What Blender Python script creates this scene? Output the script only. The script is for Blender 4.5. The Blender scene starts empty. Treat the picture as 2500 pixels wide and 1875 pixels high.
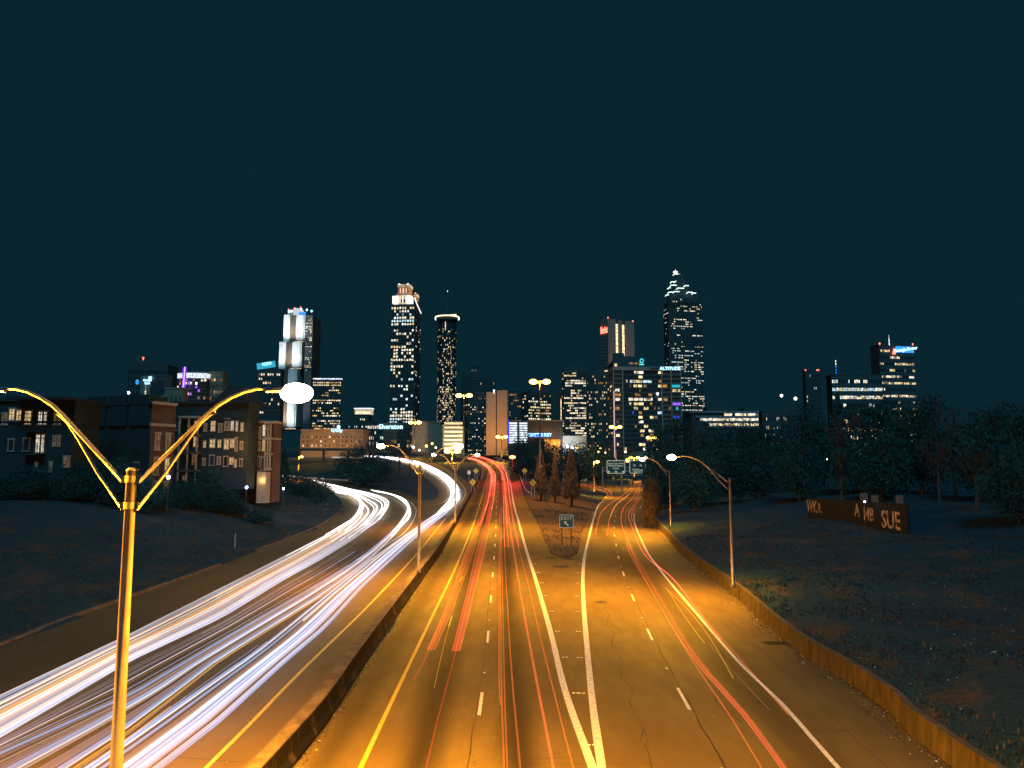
import bpy, math, random
import numpy as np
from mathutils import Vector, Matrix, geometry
R = math.radians
random.seed(7)
S = bpy.context.scene
COL = S.collection
# ---------------------------------------------------------------- camera, sky, teal fill light, exposure
FPX = 1840.0            # focal length, in pixels of a 2500 px wide frame
CAMZ = 10.0
HAZE = 0.0
PITCH = math.atan(193.5 / FPX)
cd = bpy.data.cameras.new('camera'); cam = bpy.data.objects.new('camera', cd); COL.objects.link(cam)
cam.location = (0, 0, CAMZ); cam.rotation_euler = (math.pi / 2 + PITCH, 0, 0)
cd.sensor_width = 36; cd.lens = 36 * FPX / 2500; cd.clip_end = 6000; cd.clip_start = 0.1
S.camera = cam
w = bpy.data.worlds.new('World'); S.world = w; w.use_nodes = True
bg = w.node_tree.nodes['Background']
bg.inputs[0].default_value = (0.098, 0.66, 1.0, 1); bg.inputs[1].default_value = 0.0272
sl = bpy.data.lights.new('teal_fill', 'SUN'); so = bpy.data.objects.new('teal_fill', sl); COL.objects.link(so)
sl.energy = 1.15; sl.angle = R(25); sl.color = (0.12, 0.66, 1.0)  # added lamp without a real source: lifts the dark areas to teal
so.rotation_euler = (R(38), R(-12), R(20))
S.view_settings.view_transform = 'Standard'; S.view_settings.look = 'None'
S.view_settings.exposure = 0; S.view_settings.gamma = 1; S.view_settings.use_curve_mapping = False
S.cycles.max_bounces = 5; S.cycles.diffuse_bounces = 2; S.cycles.glossy_bounces = 2
S.cycles.transparent_max_bounces = 64; S.cycles.volume_bounces = 0
S.cycles.use_denoising = True
S.cycles.sample_clamp_indirect = 3.0; S.cycles.caustics_reflective = False; S.cycles.caustics_refractive = False

# ---------------------------------------------------------------- ground shape and where a picture point lies on it
def smooth(t):
    t = min(1.0, max(0.0, t)); return t * t * (3 - 2 * t)
def rise(y):
    e = (y - 135) / 12
    h = 0.6 * (math.log1p(math.exp(e)) if e < 30 else e)
    k = 2.0                                   # levels off at 18 m
    return -k * math.log(math.exp(-min(h, 60) / k) + math.exp(-18.0 / k)) if h < 60 else 18.0
def hr(x, y):
    return rise(y) * (1 - smooth((x - 6) / 20)) if y > 60 else 0.0
SP, CP = math.sin(PITCH), math.cos(PITCH)
def ray(u, v):
    a = (u - 1250) / FPX; b = (937.5 - v) / FPX
    q = CP - b * SP
    return a / q, (SP + b * CP) / q          # per metre of depth
def G(u, v, dz=0.0, ymax=520):
    """The ground point seen at (u, v) of the photograph: the ray is followed to the ground."""
    tx, tz = ray(u, v); y0 = 5.0; y = 5.0
    step = 1.0
    while y < ymax:
        f = CAMZ + tz * y - hr(tx * y, y) - dz
        if f <= 0:
            lo, hi = y - step, y
            for _ in range(24):
                m = (lo + hi) / 2
                if CAMZ + tz * m - hr(tx * m, m) - dz > 0: lo = m
                else: hi = m
            return Vector((tx * hi, hi, hr(tx * hi, hi) + dz))
        y += step
    return Vector((tx * ymax, ymax, hr(tx * ymax, ymax) + dz))
def X(u, v, Y): return ray(u, v)[0] * Y
def Z(v, Y): return CAMZ + ray(1250, v)[1] * Y
def PX(pts, dz=0.0): return [G(u, v, dz) for u, v in pts]

# ---------------------------------------------------------------- object helpers
def tag(o, label=None, cat=None, group=None, kind=None):
    if label: o['label'] = label
    if cat: o['category'] = cat
    if group: o['group'] = group
    if kind: o['kind'] = kind
    return o
def empty(name, loc=(0, 0, 0), rz=0.0, **k):
    o = bpy.data.objects.new(name, None); COL.objects.link(o)
    o.location = loc; o.rotation_euler = (0, 0, rz); o.empty_display_size = 0.3
    return tag(o, **k)
class MB:
    def __init__(s): s.v = []; s.f = []; s.m = []
    def quad(s, a, b, c, d, m=0):
        n = len(s.v); s.v += [tuple(a), tuple(b), tuple(c), tuple(d)]; s.f.append((n, n + 1, n + 2, n + 3)); s.m.append(m)
    def box(s, x0, x1, y0, y1, z0, z1, m=0):
        n = len(s.v)
        s.v += [(x0, y0, z0), (x1, y0, z0), (x1, y1, z0), (x0, y1, z0), (x0, y0, z1), (x1, y0, z1), (x1, y1, z1), (x0, y1, z1)]
        for f in ((0, 3, 2, 1), (4, 5, 6, 7), (0, 1, 5, 4), (1, 2, 6, 5), (2, 3, 7, 6), (3, 0, 4, 7)):
            s.f.append(tuple(n + i for i in f)); s.m.append(m)
    def tube(s, pts, r, seg=8, m=0, cap=True):
        pts = [Vector(p) for p in pts]; n0 = len(s.v); N = len(pts)
        rr = r if isinstance(r, (list, tuple)) else [r] * N
        for i, p in enumerate(pts):
            t = (pts[min(i + 1, N - 1)] - pts[max(i - 1, 0)])
            t = t.normalized() if t.length > 1e-9 else Vector((0, 0, 1))
            up = Vector((0, 0, 1)) if abs(t.z) < 0.95 else Vector((1, 0, 0))
            a = t.cross(up).normalized(); b = a.cross(t)
            for k in range(seg):
                an = 2 * math.pi * k / seg
                s.v.append(tuple(p + (a * math.cos(an) + b * math.sin(an)) * rr[i]))
        for i in range(N - 1):
            for k in range(seg):
                k2 = (k + 1) % seg
                s.f.append((n0 + i * seg + k, n0 + i * seg + k2, n0 + (i + 1) * seg + k2, n0 + (i + 1) * seg + k)); s.m.append(m)
        if cap:
            s.f.append(tuple(n0 + k for k in range(seg))); s.m.append(m)
            s.f.append(tuple(n0 + (N - 1) * seg + k for k in reversed(range(seg)))); s.m.append(m)
    def prism(s, poly, z0, z1, m=0):
        n = len(s.v); k = len(poly)
        s.v += [(p[0], p[1], z0) for p in poly] + [(p[0], p[1], z1) for p in poly]
        s.f.append(tuple(n + i for i in reversed(range(k)))); s.m.append(m)
        s.f.append(tuple(n + k + i for i in range(k))); s.m.append(m)
        for i in range(k):
            j = (i + 1) % k; s.f.append((n + i, n + j, n + k + j, n + k + i)); s.m.append(m)
    def ball(s, c, r, seg=10, rings=6, m=0, sz=1.0, sx=1.0, sy=1.0):
        n = len(s.v); c = Vector(c)
        for i in range(rings + 1):
            th = math.pi * i / rings
            for k in range(seg):
                ph = 2 * math.pi * k / seg
                s.v.append((c.x + r * sx * math.sin(th) * math.cos(ph), c.y + r * sy * math.sin(th) * math.sin(ph), c.z + r * sz * math.cos(th)))
        for i in range(rings):
            for k in range(seg):
                k2 = (k + 1) % seg
                s.f.append((n + i * seg + k, n + (i + 1) * seg + k, n + (i + 1) * seg + k2, n + i * seg + k2)); s.m.append(m)
    def mesh(s, name, mats, smooth_=False):
        me = bpy.data.meshes.new(name); me.from_pydata(s.v, [], s.f)
        for mt in (mats if isinstance(mats, (list, tuple)) else [mats]): me.materials.append(mt)
        me.polygons.foreach_set('material_index', s.m)
        if smooth_: me.polygons.foreach_set('use_smooth', [True] * len(s.f))
        me.update(); return me
    def build(s, name, mats, parent=None, smooth_=False, **k):
        o = bpy.data.objects.new(name, s.mesh(name, mats, smooth_)); COL.objects.link(o)
        if parent: o.parent = parent
        return tag(o, **k)
def copy_tree(o, parent=None):
    c = o.copy(); COL.objects.link(c); c.parent = parent
    for ch in list(o.children): copy_tree(ch, c)
    return c
def text_mesh(txt, size, depth, mat, name, parent=None, loc=(0, 0, 0), rot=(math.pi / 2, 0, 0), align='CENTER', xs=1.0, space=1.0):
    cu = bpy.data.curves.new(name, 'FONT'); cu.body = txt; cu.size = size; cu.extrude = depth
    cu.align_x = align; cu.align_y = 'CENTER'; cu.resolution_u = 2; cu.offset = size * 0.012; cu.space_character = space
    to = bpy.data.objects.new(name, cu); COL.objects.link(to)
    dg = bpy.context.evaluated_depsgraph_get(); dg.update()
    me = bpy.data.meshes.new_from_object(to.evaluated_get(dg)); bpy.data.objects.remove(to)
    me.materials.clear(); me.materials.append(mat)
    o = bpy.data.objects.new(name, me); COL.objects.link(o); o.parent = parent
    o.location = loc; o.rotation_euler = rot; o.scale = (xs, 1, 1)
    return o

# ---------------------------------------------------------------- materials
class Nt:
    def __init__(s, name):
        s.mat = bpy.data.materials.new(name); s.mat.use_nodes = True; s.t = s.mat.node_tree
        s.b = s.t.nodes['Principled BSDF']; s.out = s.t.nodes['Material Output']
    def n(s, ty, **k):
        x = s.t.nodes.new(ty)
        for a, b in k.items(): setattr(x, a, b)
        return x
    def l(s, a, b): s.t.links.new(a, b)
    def coord(s, scale=(1, 1, 1), obj=False):
        mp = s.n('ShaderNodeMapping'); mp.inputs['Scale'].default_value = scale
        if obj: s.l(s.n('ShaderNodeTexCoord').outputs['Object'], mp.inputs[0])
        else: s.l(s.n('ShaderNodeNewGeometry').outputs['Position'], mp.inputs[0])
        return mp.outputs[0]
    def noise(s, scale, co=None, detail=4, rough=0.6):
        x = s.n('ShaderNodeTexNoise'); x.inputs['Scale'].default_value = scale; x.inputs['Detail'].default_value = detail
        x.inputs['Roughness'].default_value = rough
        s.l(co if co is not None else s.coord(), x.inputs['Vector']); return x.outputs['Fac']
    def ramp(s, fac, stops):
        r = s.n('ShaderNodeValToRGB'); e = r.color_ramp.elements
        while len(e) < len(stops): e.new(0.5)
        for i, (p, c) in enumerate(stops):
            e[i].position = p; e[i].color = (*c, 1) if isinstance(c, tuple) else (c, c, c, 1)
        s.l(fac, r.inputs[0]); return r.outputs[0]
    def math(s, op, a, b=None, c=None):
        x = s.n('ShaderNodeMath', operation=op)
        for i, v in enumerate((a, b, c)):
            if v is None: continue
            if isinstance(v, (int, float)): x.inputs[i].default_value = v
            else: s.l(v, x.inputs[i])
        return x.outputs[0]
    def mix(s, fac, a, b, mode='MIX'):
        x = s.n('ShaderNodeMix', data_type='RGBA', blend_type=mode)
        for i, v in ((0, fac), (6, a), (7, b)):
            if isinstance(v, (int, float)): x.inputs[i].default_value = v
            elif isinstance(v, tuple): x.inputs[i].default_value = (*v, 1)
            else: s.l(v, x.inputs[i])
        return x.outputs[2]
    def bump(s, h, dist=0.02, strength=0.6):
        x = s.n('ShaderNodeBump'); x.inputs['Distance'].default_value = dist; x.inputs['Strength'].default_value = strength
        s.l(h, x.inputs['Height']); s.l(x.outputs[0], s.b.inputs['Normal'])
    def set(s, col=None, rough=None, metal=None, spec=None):
        if col is not None:
            if isinstance(col, tuple): s.b.inputs['Base Color'].default_value = (*col, 1)
            else: s.l(col, s.b.inputs['Base Color'])
        if rough is not None:
            if isinstance(rough, (int, float)): s.b.inputs['Roughness'].default_value = rough
            else: s.l(rough, s.b.inputs['Roughness'])
        if metal is not None: s.b.inputs['Metallic'].default_value = metal
        if spec is not None: s.b.inputs['Specular IOR Level'].default_value = spec
        return s.mat
def plain(name, c1, c2=None, scale=3.0, rough=0.7, metal=0.0, bump=0.0, obj=True, spec=0.4):
    n = Nt(name); c2 = c2 or tuple(x * 0.6 for x in c1)
    f = n.noise(scale, n.coord(obj=obj)); n.set(n.mix(n.ramp(f, [(0.35, 0.0), (0.7, 1.0)]), c1, c2), rough, metal, spec)
    if bump: n.bump(f, bump)
    return n.mat
def emit(name, col, strength, vary=0.0, scale=1.5):
    n = Nt(name); n.set((0.01, 0.01, 0.01), 0.5)
    n.b.inputs['Emission Color'].default_value = (*col, 1)
    if vary:
        f = n.noise(scale, n.coord(), 1); g = n.ramp(f, [(0.3, 1 - vary), (0.7, 1 + vary)])
        n.l(n.math('MULTIPLY', g, strength), n.b.inputs['Emission Strength'])
    else: n.b.inputs['Emission Strength'].default_value = strength
    n.mat.cycles.emission_sampling = 'NONE'
    return n.mat
def streak_mat(name, col, strength, fade=False):
    """A long exposure's light: adds to what lies behind it."""
    m = bpy.data.materials.new(name); m.use_nodes = True; t = m.node_tree; t.nodes.clear()
    e = t.nodes.new('ShaderNodeEmission'); e.inputs[0].default_value = (*col, 1); e.inputs[1].default_value = strength
    tr = t.nodes.new('ShaderNodeBsdfTransparent'); ad = t.nodes.new('ShaderNodeAddShader'); o = t.nodes.new('ShaderNodeOutputMaterial')
    g = t.nodes.new('ShaderNodeNewGeometry'); mp = t.nodes.new('ShaderNodeMapping'); mp.inputs['Scale'].default_value = (0.25, 0.05, 0.3)
    nz = t.nodes.new('ShaderNodeTexNoise'); nz.inputs['Scale'].default_value = 1.0; nz.inputs['Detail'].default_value = 3
    ml = t.nodes.new('ShaderNodeMath'); ml.operation = 'MULTIPLY_ADD'; ml.inputs[1].default_value = strength * 1.4; ml.inputs[2].default_value = strength * 0.3
    t.links.new(g.outputs['Position'], mp.inputs[0]); t.links.new(mp.outputs[0], nz.inputs['Vector']); t.links.new(nz.outputs['Fac'], ml.inputs[0])
    t.links.new(ml.outputs[0], e.inputs[1])
    t.links.new(e.outputs[0], ad.inputs[0]); t.links.new(tr.outputs[0], ad.inputs[1]); t.links.new(ad.outputs[0], o.inputs[0])
    m.cycles.emission_sampling = 'NONE'
    return m

def asphalt(name, base, dark, lanes=()):
    n = Nt(name); p = n.coord()
    big = n.noise(0.12, n.coord((1, 0.35, 1)), 4); mid = n.noise(1.3, n.coord((1, 0.25, 1)), 5); fine = n.noise(38, p, 3, 0.75)
    grit = n.noise(160, p, 2, 0.8)
    c = n.mix(n.ramp(big, [(0.35, 0.0), (0.65, 1.0)]), base, dark)
    c = n.mix(n.math('MULTIPLY', n.ramp(mid, [(0.45, 0.0), (0.75, 1.0)]), 0.45), c, dark)
    c = n.mix(0.9, c, n.ramp(fine, [(0.32, 0.45), (0.55, 1.0), (0.8, 1.5)]), 'MULTIPLY')
    c = n.mix(0.7, c, n.ramp(grit, [(0.35, 0.3), (0.6, 1.15)]), 'MULTIPLY')
    sp = n.n('ShaderNodeSeparateXYZ'); n.l(p, sp.inputs[0])
    for (x0, k, w_, amt) in lanes:            # oil-darkened strips between the wheel tracks, plus a dark left-shoulder strip: x0 + k*y
        cx = n.math('MULTIPLY_ADD', sp.outputs[1], k, x0)
        d = n.math('ABSOLUTE', n.math('SUBTRACT', sp.outputs[0], cx))
        wob = n.math('MULTIPLY', n.noise(0.5, n.coord((1.5, 0.15, 1)), 4), w_ * 0.9)
        m_ = n.n('ShaderNodeMapRange', interpolation_type='SMOOTHSTEP')
        n.l(n.math('ADD', d, wob), m_.inputs[0]); m_.inputs[1].default_value = w_ * 0.5; m_.inputs[2].default_value = w_ * 1.75
        m_.inputs[3].default_value = amt; m_.inputs[4].default_value = 0
        c = n.mix(m_.outputs[0], c, tuple(x * 0.2 for x in dark))
    # fine crack network
    vo = n.n('ShaderNodeTexVoronoi', feature='DISTANCE_TO_EDGE'); vo.inputs['Scale'].default_value = 0.22
    wv = n.n('ShaderNodeVectorMath', operation='ADD'); n.l(p, wv.inputs[0])
    nn = n.n('ShaderNodeTexNoise'); nn.inputs['Scale'].default_value = 0.9; nn.inputs['Detail'].default_value = 5; n.l(p, nn.inputs['Vector'])
    sc = n.n('ShaderNodeVectorMath', operation='SCALE'); sc.inputs['Scale'].default_value = 3.0; n.l(nn.outputs['Color'], sc.inputs[0]); n.l(sc.outputs[0], wv.inputs[1])
    n.l(wv.outputs[0], vo.inputs['Vector'])
    cr = n.ramp(vo.outputs['Distance'], [(0.0, 1.0), (0.006, 0.0)])
    cr = n.math('MULTIPLY', cr, n.ramp(n.noise(0.07, p, 3), [(0.5, 0.0), (0.62, 0.8)]))
    c = n.mix(cr, c, tuple(x * 0.2 for x in dark))
    n.set(c, n.math('MULTIPLY_ADD', mid, 0.25, 0.6), 0, 0.35); n.bump(fine, 0.008, 0.7)
    return n.mat
M = {}
LN = [(-2.75, -0.0148, 0.95, 1.0), (0.72, -0.0175, 0.85, 1.0), (9.6, 0.03, 1.3, 0.55), (-6.0, -0.012, 0.8, 0.6)]
M['asphalt'] = asphalt('asphalt_outbound', (0.215, 0.155, 0.046), (0.12, 0.075, 0.028), LN)
M['asphalt_in'] = asphalt('asphalt_inbound', (0.18, 0.12, 0.045), (0.11, 0.072, 0.032))
M['concrete'] = plain('barrier_concrete', (0.17, 0.12, 0.085), (0.06, 0.042, 0.035), 1.4, 0.85, bump=0.01, obj=False)
def stained():
    n = Nt('stained_wall_concrete'); p = n.coord((1, 1, 0.25)); f = n.noise(2.2, p, 6, 0.7); g = n.noise(0.9, n.coord((1, 1, 0.5)), 4)
    c = n.mix(n.ramp(f, [(0.35, 0.0), (0.62, 1.0)]), (0.15, 0.10, 0.062), (0.035, 0.026, 0.022))
    c = n.mix(n.ramp(g, [(0.4, 0.0), (0.7, 0.8)]), c, (0.05, 0.045, 0.035)); n.set(c, 0.9); n.bump(f, 0.02); return n.mat
M['wall'] = stained()
def dark_face_mat():  # near-black with paler patches, for the barrier's right face
    n = Nt('dark_barrier_face'); p = n.coord((1, .6, .3)); f = n.noise(1.6, p, 6, .7)
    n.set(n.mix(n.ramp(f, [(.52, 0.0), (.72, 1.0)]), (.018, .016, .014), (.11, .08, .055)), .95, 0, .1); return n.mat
M['soot'] = dark_face_mat()
M['yellow'] = plain('yellow_paint', (0.72, 0.50, 0.06), (0.40, 0.27, 0.05), 6, 0.6, obj=False)
M['white'] = plain('white_paint', (0.80, 0.78, 0.72), (0.42, 0.40, 0.36), 5, 0.6, obj=False)
M['crack'] = plain('tarred_crack', (0.018, 0.017, 0.016), (0.03, 0.028, 0.026), 5, 0.7)
M['steel'] = plain('galvanised_steel', (0.50, 0.48, 0.44), (0.30, 0.28, 0.26), 4, 0.45, 0.15)
M['dark_steel'] = plain('dark_steel', (0.05, 0.05, 0.05), (0.03, 0.03, 0.03), 4, 0.5, 0.5)
M['reflector'] = plain('reflector_white', (0.85, 0.85, 0.8), (0.6, 0.6, 0.55), 6, 0.35)
def grass():
    n = Nt('dry_grass_ground'); p = n.coord()
    a = n.noise(0.22, n.coord((1, 0.8, 1)), 5); b = n.noise(5.0, p, 6, 0.75); c_ = n.noise(0.45, n.coord((0.9, 0.5, 1.2)), 6, 0.7)
    c = n.mix(n.ramp(a, [(0.35, 0.0), (0.65, 1.0)]), (0.020, 0.062, 0.080), (0.028, 0.060, 0.076))
    c = n.mix(n.ramp(c_, [(0.50, 0.0), (0.66, 0.9)]), c, (0.12, 0.07, 0.045))
    c = n.mix(0.75, c, n.ramp(b, [(0.3, 0.25), (0.6, 1.0), (0.8, 1.5)]), 'MULTIPLY')
    n.set(c, 0.95, 0, 0.1); n.bump(b, 0.12, 0.8); return n.mat
M['grass'] = grass()
M['leaf'] = plain('dark_foliage', (0.016, 0.075, 0.080), (0.010, 0.05, 0.055), 3, 0.8, spec=0.2)
M['soil'] = plain('bare_red_soil', (0.13, 0.065, 0.035), (0.05, 0.035, 0.025), 1.6, .95, bump=.05, obj=False)
M['leaf_red'] = plain('rusty_autumn_foliage', (0.30, 0.16, 0.075), (0.16, 0.085, 0.045), 3, 0.8, spec=0.2)
M['leaf_brown'] = plain('brown_leaves', (0.10, 0.065, 0.03), (0.05, 0.035, 0.02), 3, 0.8, spec=0.2)
M['bark'] = plain('bark', (0.07, 0.055, 0.04), (0.04, 0.03, 0.025), 8, 0.9)
# ---------------------------------------------------------------- terrain and roads
WALLFOOT = [(2316, 1868), (2178, 1745), (2106, 1691), (2027, 1640), (1961, 1600), (1882, 1535), (1831, 1488), (1773, 1437), (1708, 1390), (1654, 1343), (1628, 1312), (1603, 1282), (1593, 1250)]
CURB = [(0, 1579), (108, 1535), (325, 1456), (485, 1400), (560, 1372), (640, 1340), (705, 1316), (768, 1291), (808, 1267), (833, 1248), (838, 1234), (833, 1220), (818, 1207), (795, 1197), (760, 1188)]
BARR = [(800, 1767), (865, 1665), (945, 1543), (1024, 1427), (1082, 1343), (1118, 1275), (1147, 1218), (1161, 1189), (1172, 1166), (1176, 1150), (1174, 1141)]
wall_w = PX(WALLFOOT); wall_w.insert(0, Vector((14.2, 4, 0)))
curb_w = PX(CURB); curb_w.insert(0, Vector((curb_w[0].x + 0.4, 4, 0)))
barr_w = PX(BARR); barr_w = [Vector((-7.35, 4, 0)), Vector((-7.5, 18, 0))] + barr_w
def interp(pts, y):
    if y <= pts[0].y: return pts[0].x
    for a, b in zip(pts, pts[1:]):
        if a.y <= y <= b.y or (b.y < a.y and b.y <= y <= a.y):
            return a.x + (b.x - a.x) * (y - a.y) / max(1e-6, b.y - a.y)
    return pts[-1].x + (y - pts[-1].y) * ((pts[-1].x - pts[-2].x) / max(0.5, pts[-1].y - pts[-2].y) if pts is not curb_w else -2.0)
def smooth_line(pts, step=2.0):
    """Catmull-Rom through the points, resampled."""
    out = []
    P = [pts[0] * 2 - pts[1]] + list(pts) + [pts[-1] * 2 - pts[-2]]
    for i in range(1, len(P) - 2):
        n = max(1, int((P[i + 1] - P[i]).length / step))
        n = min(n, 60)
        for k in range(n):
            t = k / n
            out.append(0.5 * ((2 * P[i]) + (P[i + 1] - P[i - 1]) * t + (2 * P[i - 1] - 5 * P[i] + 4 * P[i + 1] - P[i + 2]) * t * t + (3 * P[i] - P[i - 1] - 3 * P[i + 1] + P[i + 2]) * t ** 3))
    out.append(pts[-1]); return out
MAIN = [Vector((-7.3, 4, 0)), Vector((14.2, 4, 0))] + wall_w[1:] + PX([(1592, 1225), (1596, 1203), (1590, 1185), (1578, 1171), (1562, 1166), (1544, 1173), (1521, 1184), (1485, 1180), (1440, 1176), (1405, 1173), (1405, 1192), (1440, 1197), (1467, 1199), (1481, 1206), (1479, 1214), (1472, 1223), (1463, 1231), (1436, 1266), (1419, 1301), (1415, 1330), (1408, 1352), (1393, 1362), (1370, 1361), (1350, 1354), (1328, 1316), (1310, 1270), (1290, 1236), (1277, 1205), (1271, 1180), (1264, 1160), (1255, 1145), (1240, 1133), (1222, 1125), (1200, 1118), (1170, 1113), (1120, 1110), (1110, 1117), (1140, 1121), (1162, 1125), (1173, 1135)]) + [p.copy() for p in reversed(barr_w[1:])]
LEFT = [Vector((-8.2, 4, 0))] + [p + Vector((-0.9, 0, 0)) for p in barr_w[1:-4]] + PX([(1150, 1183), (1145, 1177), (1123, 1164), (1101, 1150), (1074, 1135), (1039, 1121), (998, 1115), (940, 1111), (930, 1118), (971, 1127), (998, 1138), (1025, 1157), (1047, 1172), (1060, 1186), (1071, 1199), (1069, 1212), (1056, 1221), (1026, 1222), (1010, 1213), (971, 1197), (903, 1191), (852, 1184), (800, 1173), (755, 1167), (690, 1160), (690, 1172)]) + [p.copy() for p in reversed(curb_w)]
SIDE = PX([(600, 1152), (700, 1138), (770, 1130), (850, 1126), (905, 1122), (900, 1134), (850, 1142), (800, 1152), (760, 1160), (690, 1158), (600, 1168)])
def inside(poly, x, y):
    c = False; n = len(poly); j = n - 1
    for i in range(n):
        a, b = poly[i], poly[j]
        if (a.y > y) != (b.y > y) and x < (b.x - a.x) * (y - a.y) / (b.y - a.y) + a.x: c = not c
        j = i
    return c
def sheet(name, poly, mat, dz, step=2.5, **k):
    pts = [Vector((p.x, p.y)) for p in poly]; n = len(pts)
    xs = [p.x for p in pts]; ys = [p.y for p in pts]
    y = min(ys); extra = []
    while y < max(ys):
        st = step if y < 160 else step * 2.2
        x = min(xs)
        while x < max(xs):
            if inside(poly, x, y): extra.append(Vector((x, y)))
            x += st
        y += st
    vs, es, fs, *_ = geometry.delaunay_2d_cdt(pts + extra, [], [list(range(n))], 1, 1e-4)
    me = bpy.data.meshes.new(name); me.from_pydata([(v.x, v.y, hr(v.x, v.y) + dz) for v in vs], [], [tuple(f) for f in fs])
    me.materials.append(mat); me.polygons.foreach_set('use_smooth', [True] * len(me.polygons)); me.update()
    # face up
    if me.polygons and me.polygons[0].normal.z < 0: me.flip_normals()
    o = bpy.data.objects.new(name, me); COL.objects.link(o); return tag(o, **k)
sheet('outbound_road', MAIN, M['asphalt'], 0.0, kind='structure')
sheet('inbound_road', LEFT, M['asphalt_in'], 0.0, kind='structure')
sheet('side_road', SIDE, M['asphalt_in'], 0.004, kind='structure')

def ground_z(x, y, true_=True):
    if 3 < y < 520 and (inside(MAIN, x, y) or inside(LEFT, x, y) or (y > 150 and inside(SIDE, x, y))): return hr(x, y) - 0.22
    xl = interp(curb_w, y) if y < 152 else -999
    xr = interp(wall_w, y) if y < 190 else 28 + (y - 190) * 0.1
    z = hr(x, y) + 0.03
    if y < 190 and x < (xl if xl > -900 else interp(curb_w, 150) - (y - 150) * 1.6):
        base = xl if xl > -900 else interp(curb_w, 150) - (y - 150) * 1.6
        z += 5.9 * smooth((base - x) / 26) * (1 - smooth((y - 150) / 40)) + 0.08
    if x > xr:
        d = x - xr
        z += (0.78 + 0.125 * min(d, 34) + 0.02 * max(0, d - 34)) * (1 if y < 200 else 1 - 0.4 * smooth((y - 200) / 60))
        z += 0.25 * math.sin(x * 0.35 + y * 0.22) * smooth(d / 8)
        if d < 3.2 and y < 175 and not true_: z = hr(x, y) - 0.3
    elif y >= 200 and x > 60: z += 6 * smooth((x - 60) / 40)
    if y > 480: z = max(z, 12.0)
    return z
gx = np.concatenate([np.linspace(-1500, -260, 24), np.linspace(-240, -64, 24), np.arange(-60, 62, 1.5), np.linspace(66, 240, 28), np.linspace(260, 1500, 24)])
gy = np.concatenate([np.arange(-40, 4, 6), np.arange(4, 160, 1.5), np.arange(160, 300, 3), np.arange(300, 500, 8), np.linspace(520, 2200, 30)])
V_ = []; F_ = []
for y in gy:
    for x in gx: V_.append((float(x), float(y), ground_z(float(x), float(y), False)))
nx = len(gx)
for j in range(len(gy) - 1):
    for i in range(nx - 1): F_.append((j * nx + i, j * nx + i + 1, (j + 1) * nx + i + 1, (j + 1) * nx + i))
me = bpy.data.meshes.new('ground'); me.from_pydata(V_, [], F_); me.materials.append(M['grass'])
me.polygons.foreach_set('use_smooth', [True] * len(F_)); me.update()
go = bpy.data.objects.new('ground', me); COL.objects.link(go); tag(go, kind='structure')

GORE = PX([(1393, 1361), (1372, 1360), (1350, 1353), (1328, 1315), (1311, 1270), (1291, 1236), (1281, 1210), (1320, 1206), (1370, 1212), (1420, 1222), (1462, 1231), (1436, 1265), (1419, 1300), (1415, 1330), (1407, 1351)])
sheet('gore_ground', GORE, M['soil'], 0.05, 1.5, kind='structure')
# ---- painted lines
def ribbon(pts, wid, dz, mb, jit=0.0):
    pts = [Vector((p.x, p.y, 0)) for p in pts]; L = []; Rr = []
    for i, p in enumerate(pts):
        t = pts[min(i + 1, len(pts) - 1)] - pts[max(0, i - 1)]
        if t.length < 1e-6: continue
        nrm = Vector((t.y, -t.x, 0)).normalized(); w2 = wid / 2 * (1 + random.uniform(-jit, jit))
        a = p - nrm * w2; b = p + nrm * w2
        L.append((a.x, a.y, hr(a.x, a.y) + dz)); Rr.append((b.x, b.y, hr(b.x, b.y) + dz))
    for i in range(len(L) - 1): mb.quad(L[i], Rr[i], Rr[i + 1], L[i + 1])
def cut(pts, a, b):
    """the stretch of a polyline between two distances along it"""
    out = []; s = 0
    for p, q in zip(pts, pts[1:]):
        d = (q - p).length
        if d < 1e-6: continue
        if s + d > a and s < b:
            t0 = max(0, (a - s) / d); t1 = min(1, (b - s) / d)
            if not out: out.append(p.lerp(q, t0))
            out.append(p.lerp(q, t1))
        s += d
    return out
def length(pts): return sum((q - p).length for p, q in zip(pts, pts[1:]))
def down(pts, y=4.0):
    a, b = pts[0], pts[1]; t = (y - a.y) / (b.y - a.y); return [a + (b - a) * t] + list(pts)
M_Y = [(880, 1875), (970, 1684), (1053, 1510), (1118, 1373), (1158, 1273), (1174, 1222), (1184, 1188), (1190, 1165), (1193, 1150), (1188, 1139), (1177, 1133), (1160, 1127), (1135, 1121)]
M_W = [(1447, 1875), (1379, 1684), (1342, 1535), (1306, 1409), (1286, 1347), (1266, 1273), (1254, 1229), (1247, 1186), (1241, 1156), (1235, 1143), (1223, 1132), (1207, 1124), (1185, 1118), (1150, 1113)]
M_D = [(1149, 1875), (1178, 1684), (1193, 1535), (1203, 1400), (1209, 1322), (1211, 1264), (1213, 1217), (1216, 1179), (1215, 1152), (1209, 1141), (1195, 1131), (1178, 1124)]
R_L = [(1469, 1875), (1447, 1720), (1435, 1600), (1426, 1492), (1423, 1420), (1427, 1360), (1438, 1311), (1447, 1275), (1460, 1236), (1474, 1220), (1482, 1207), (1476, 1200), (1460, 1195), (1425, 1190)]
R_D = [(1761, 1875), (1661, 1691), (1622, 1622), (1587, 1550), (1547, 1463), (1525, 1409), (1511, 1365), (1500, 1304), (1499, 1293), (1502, 1261), (1508, 1228), (1525, 1205), (1545, 1188)]
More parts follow.
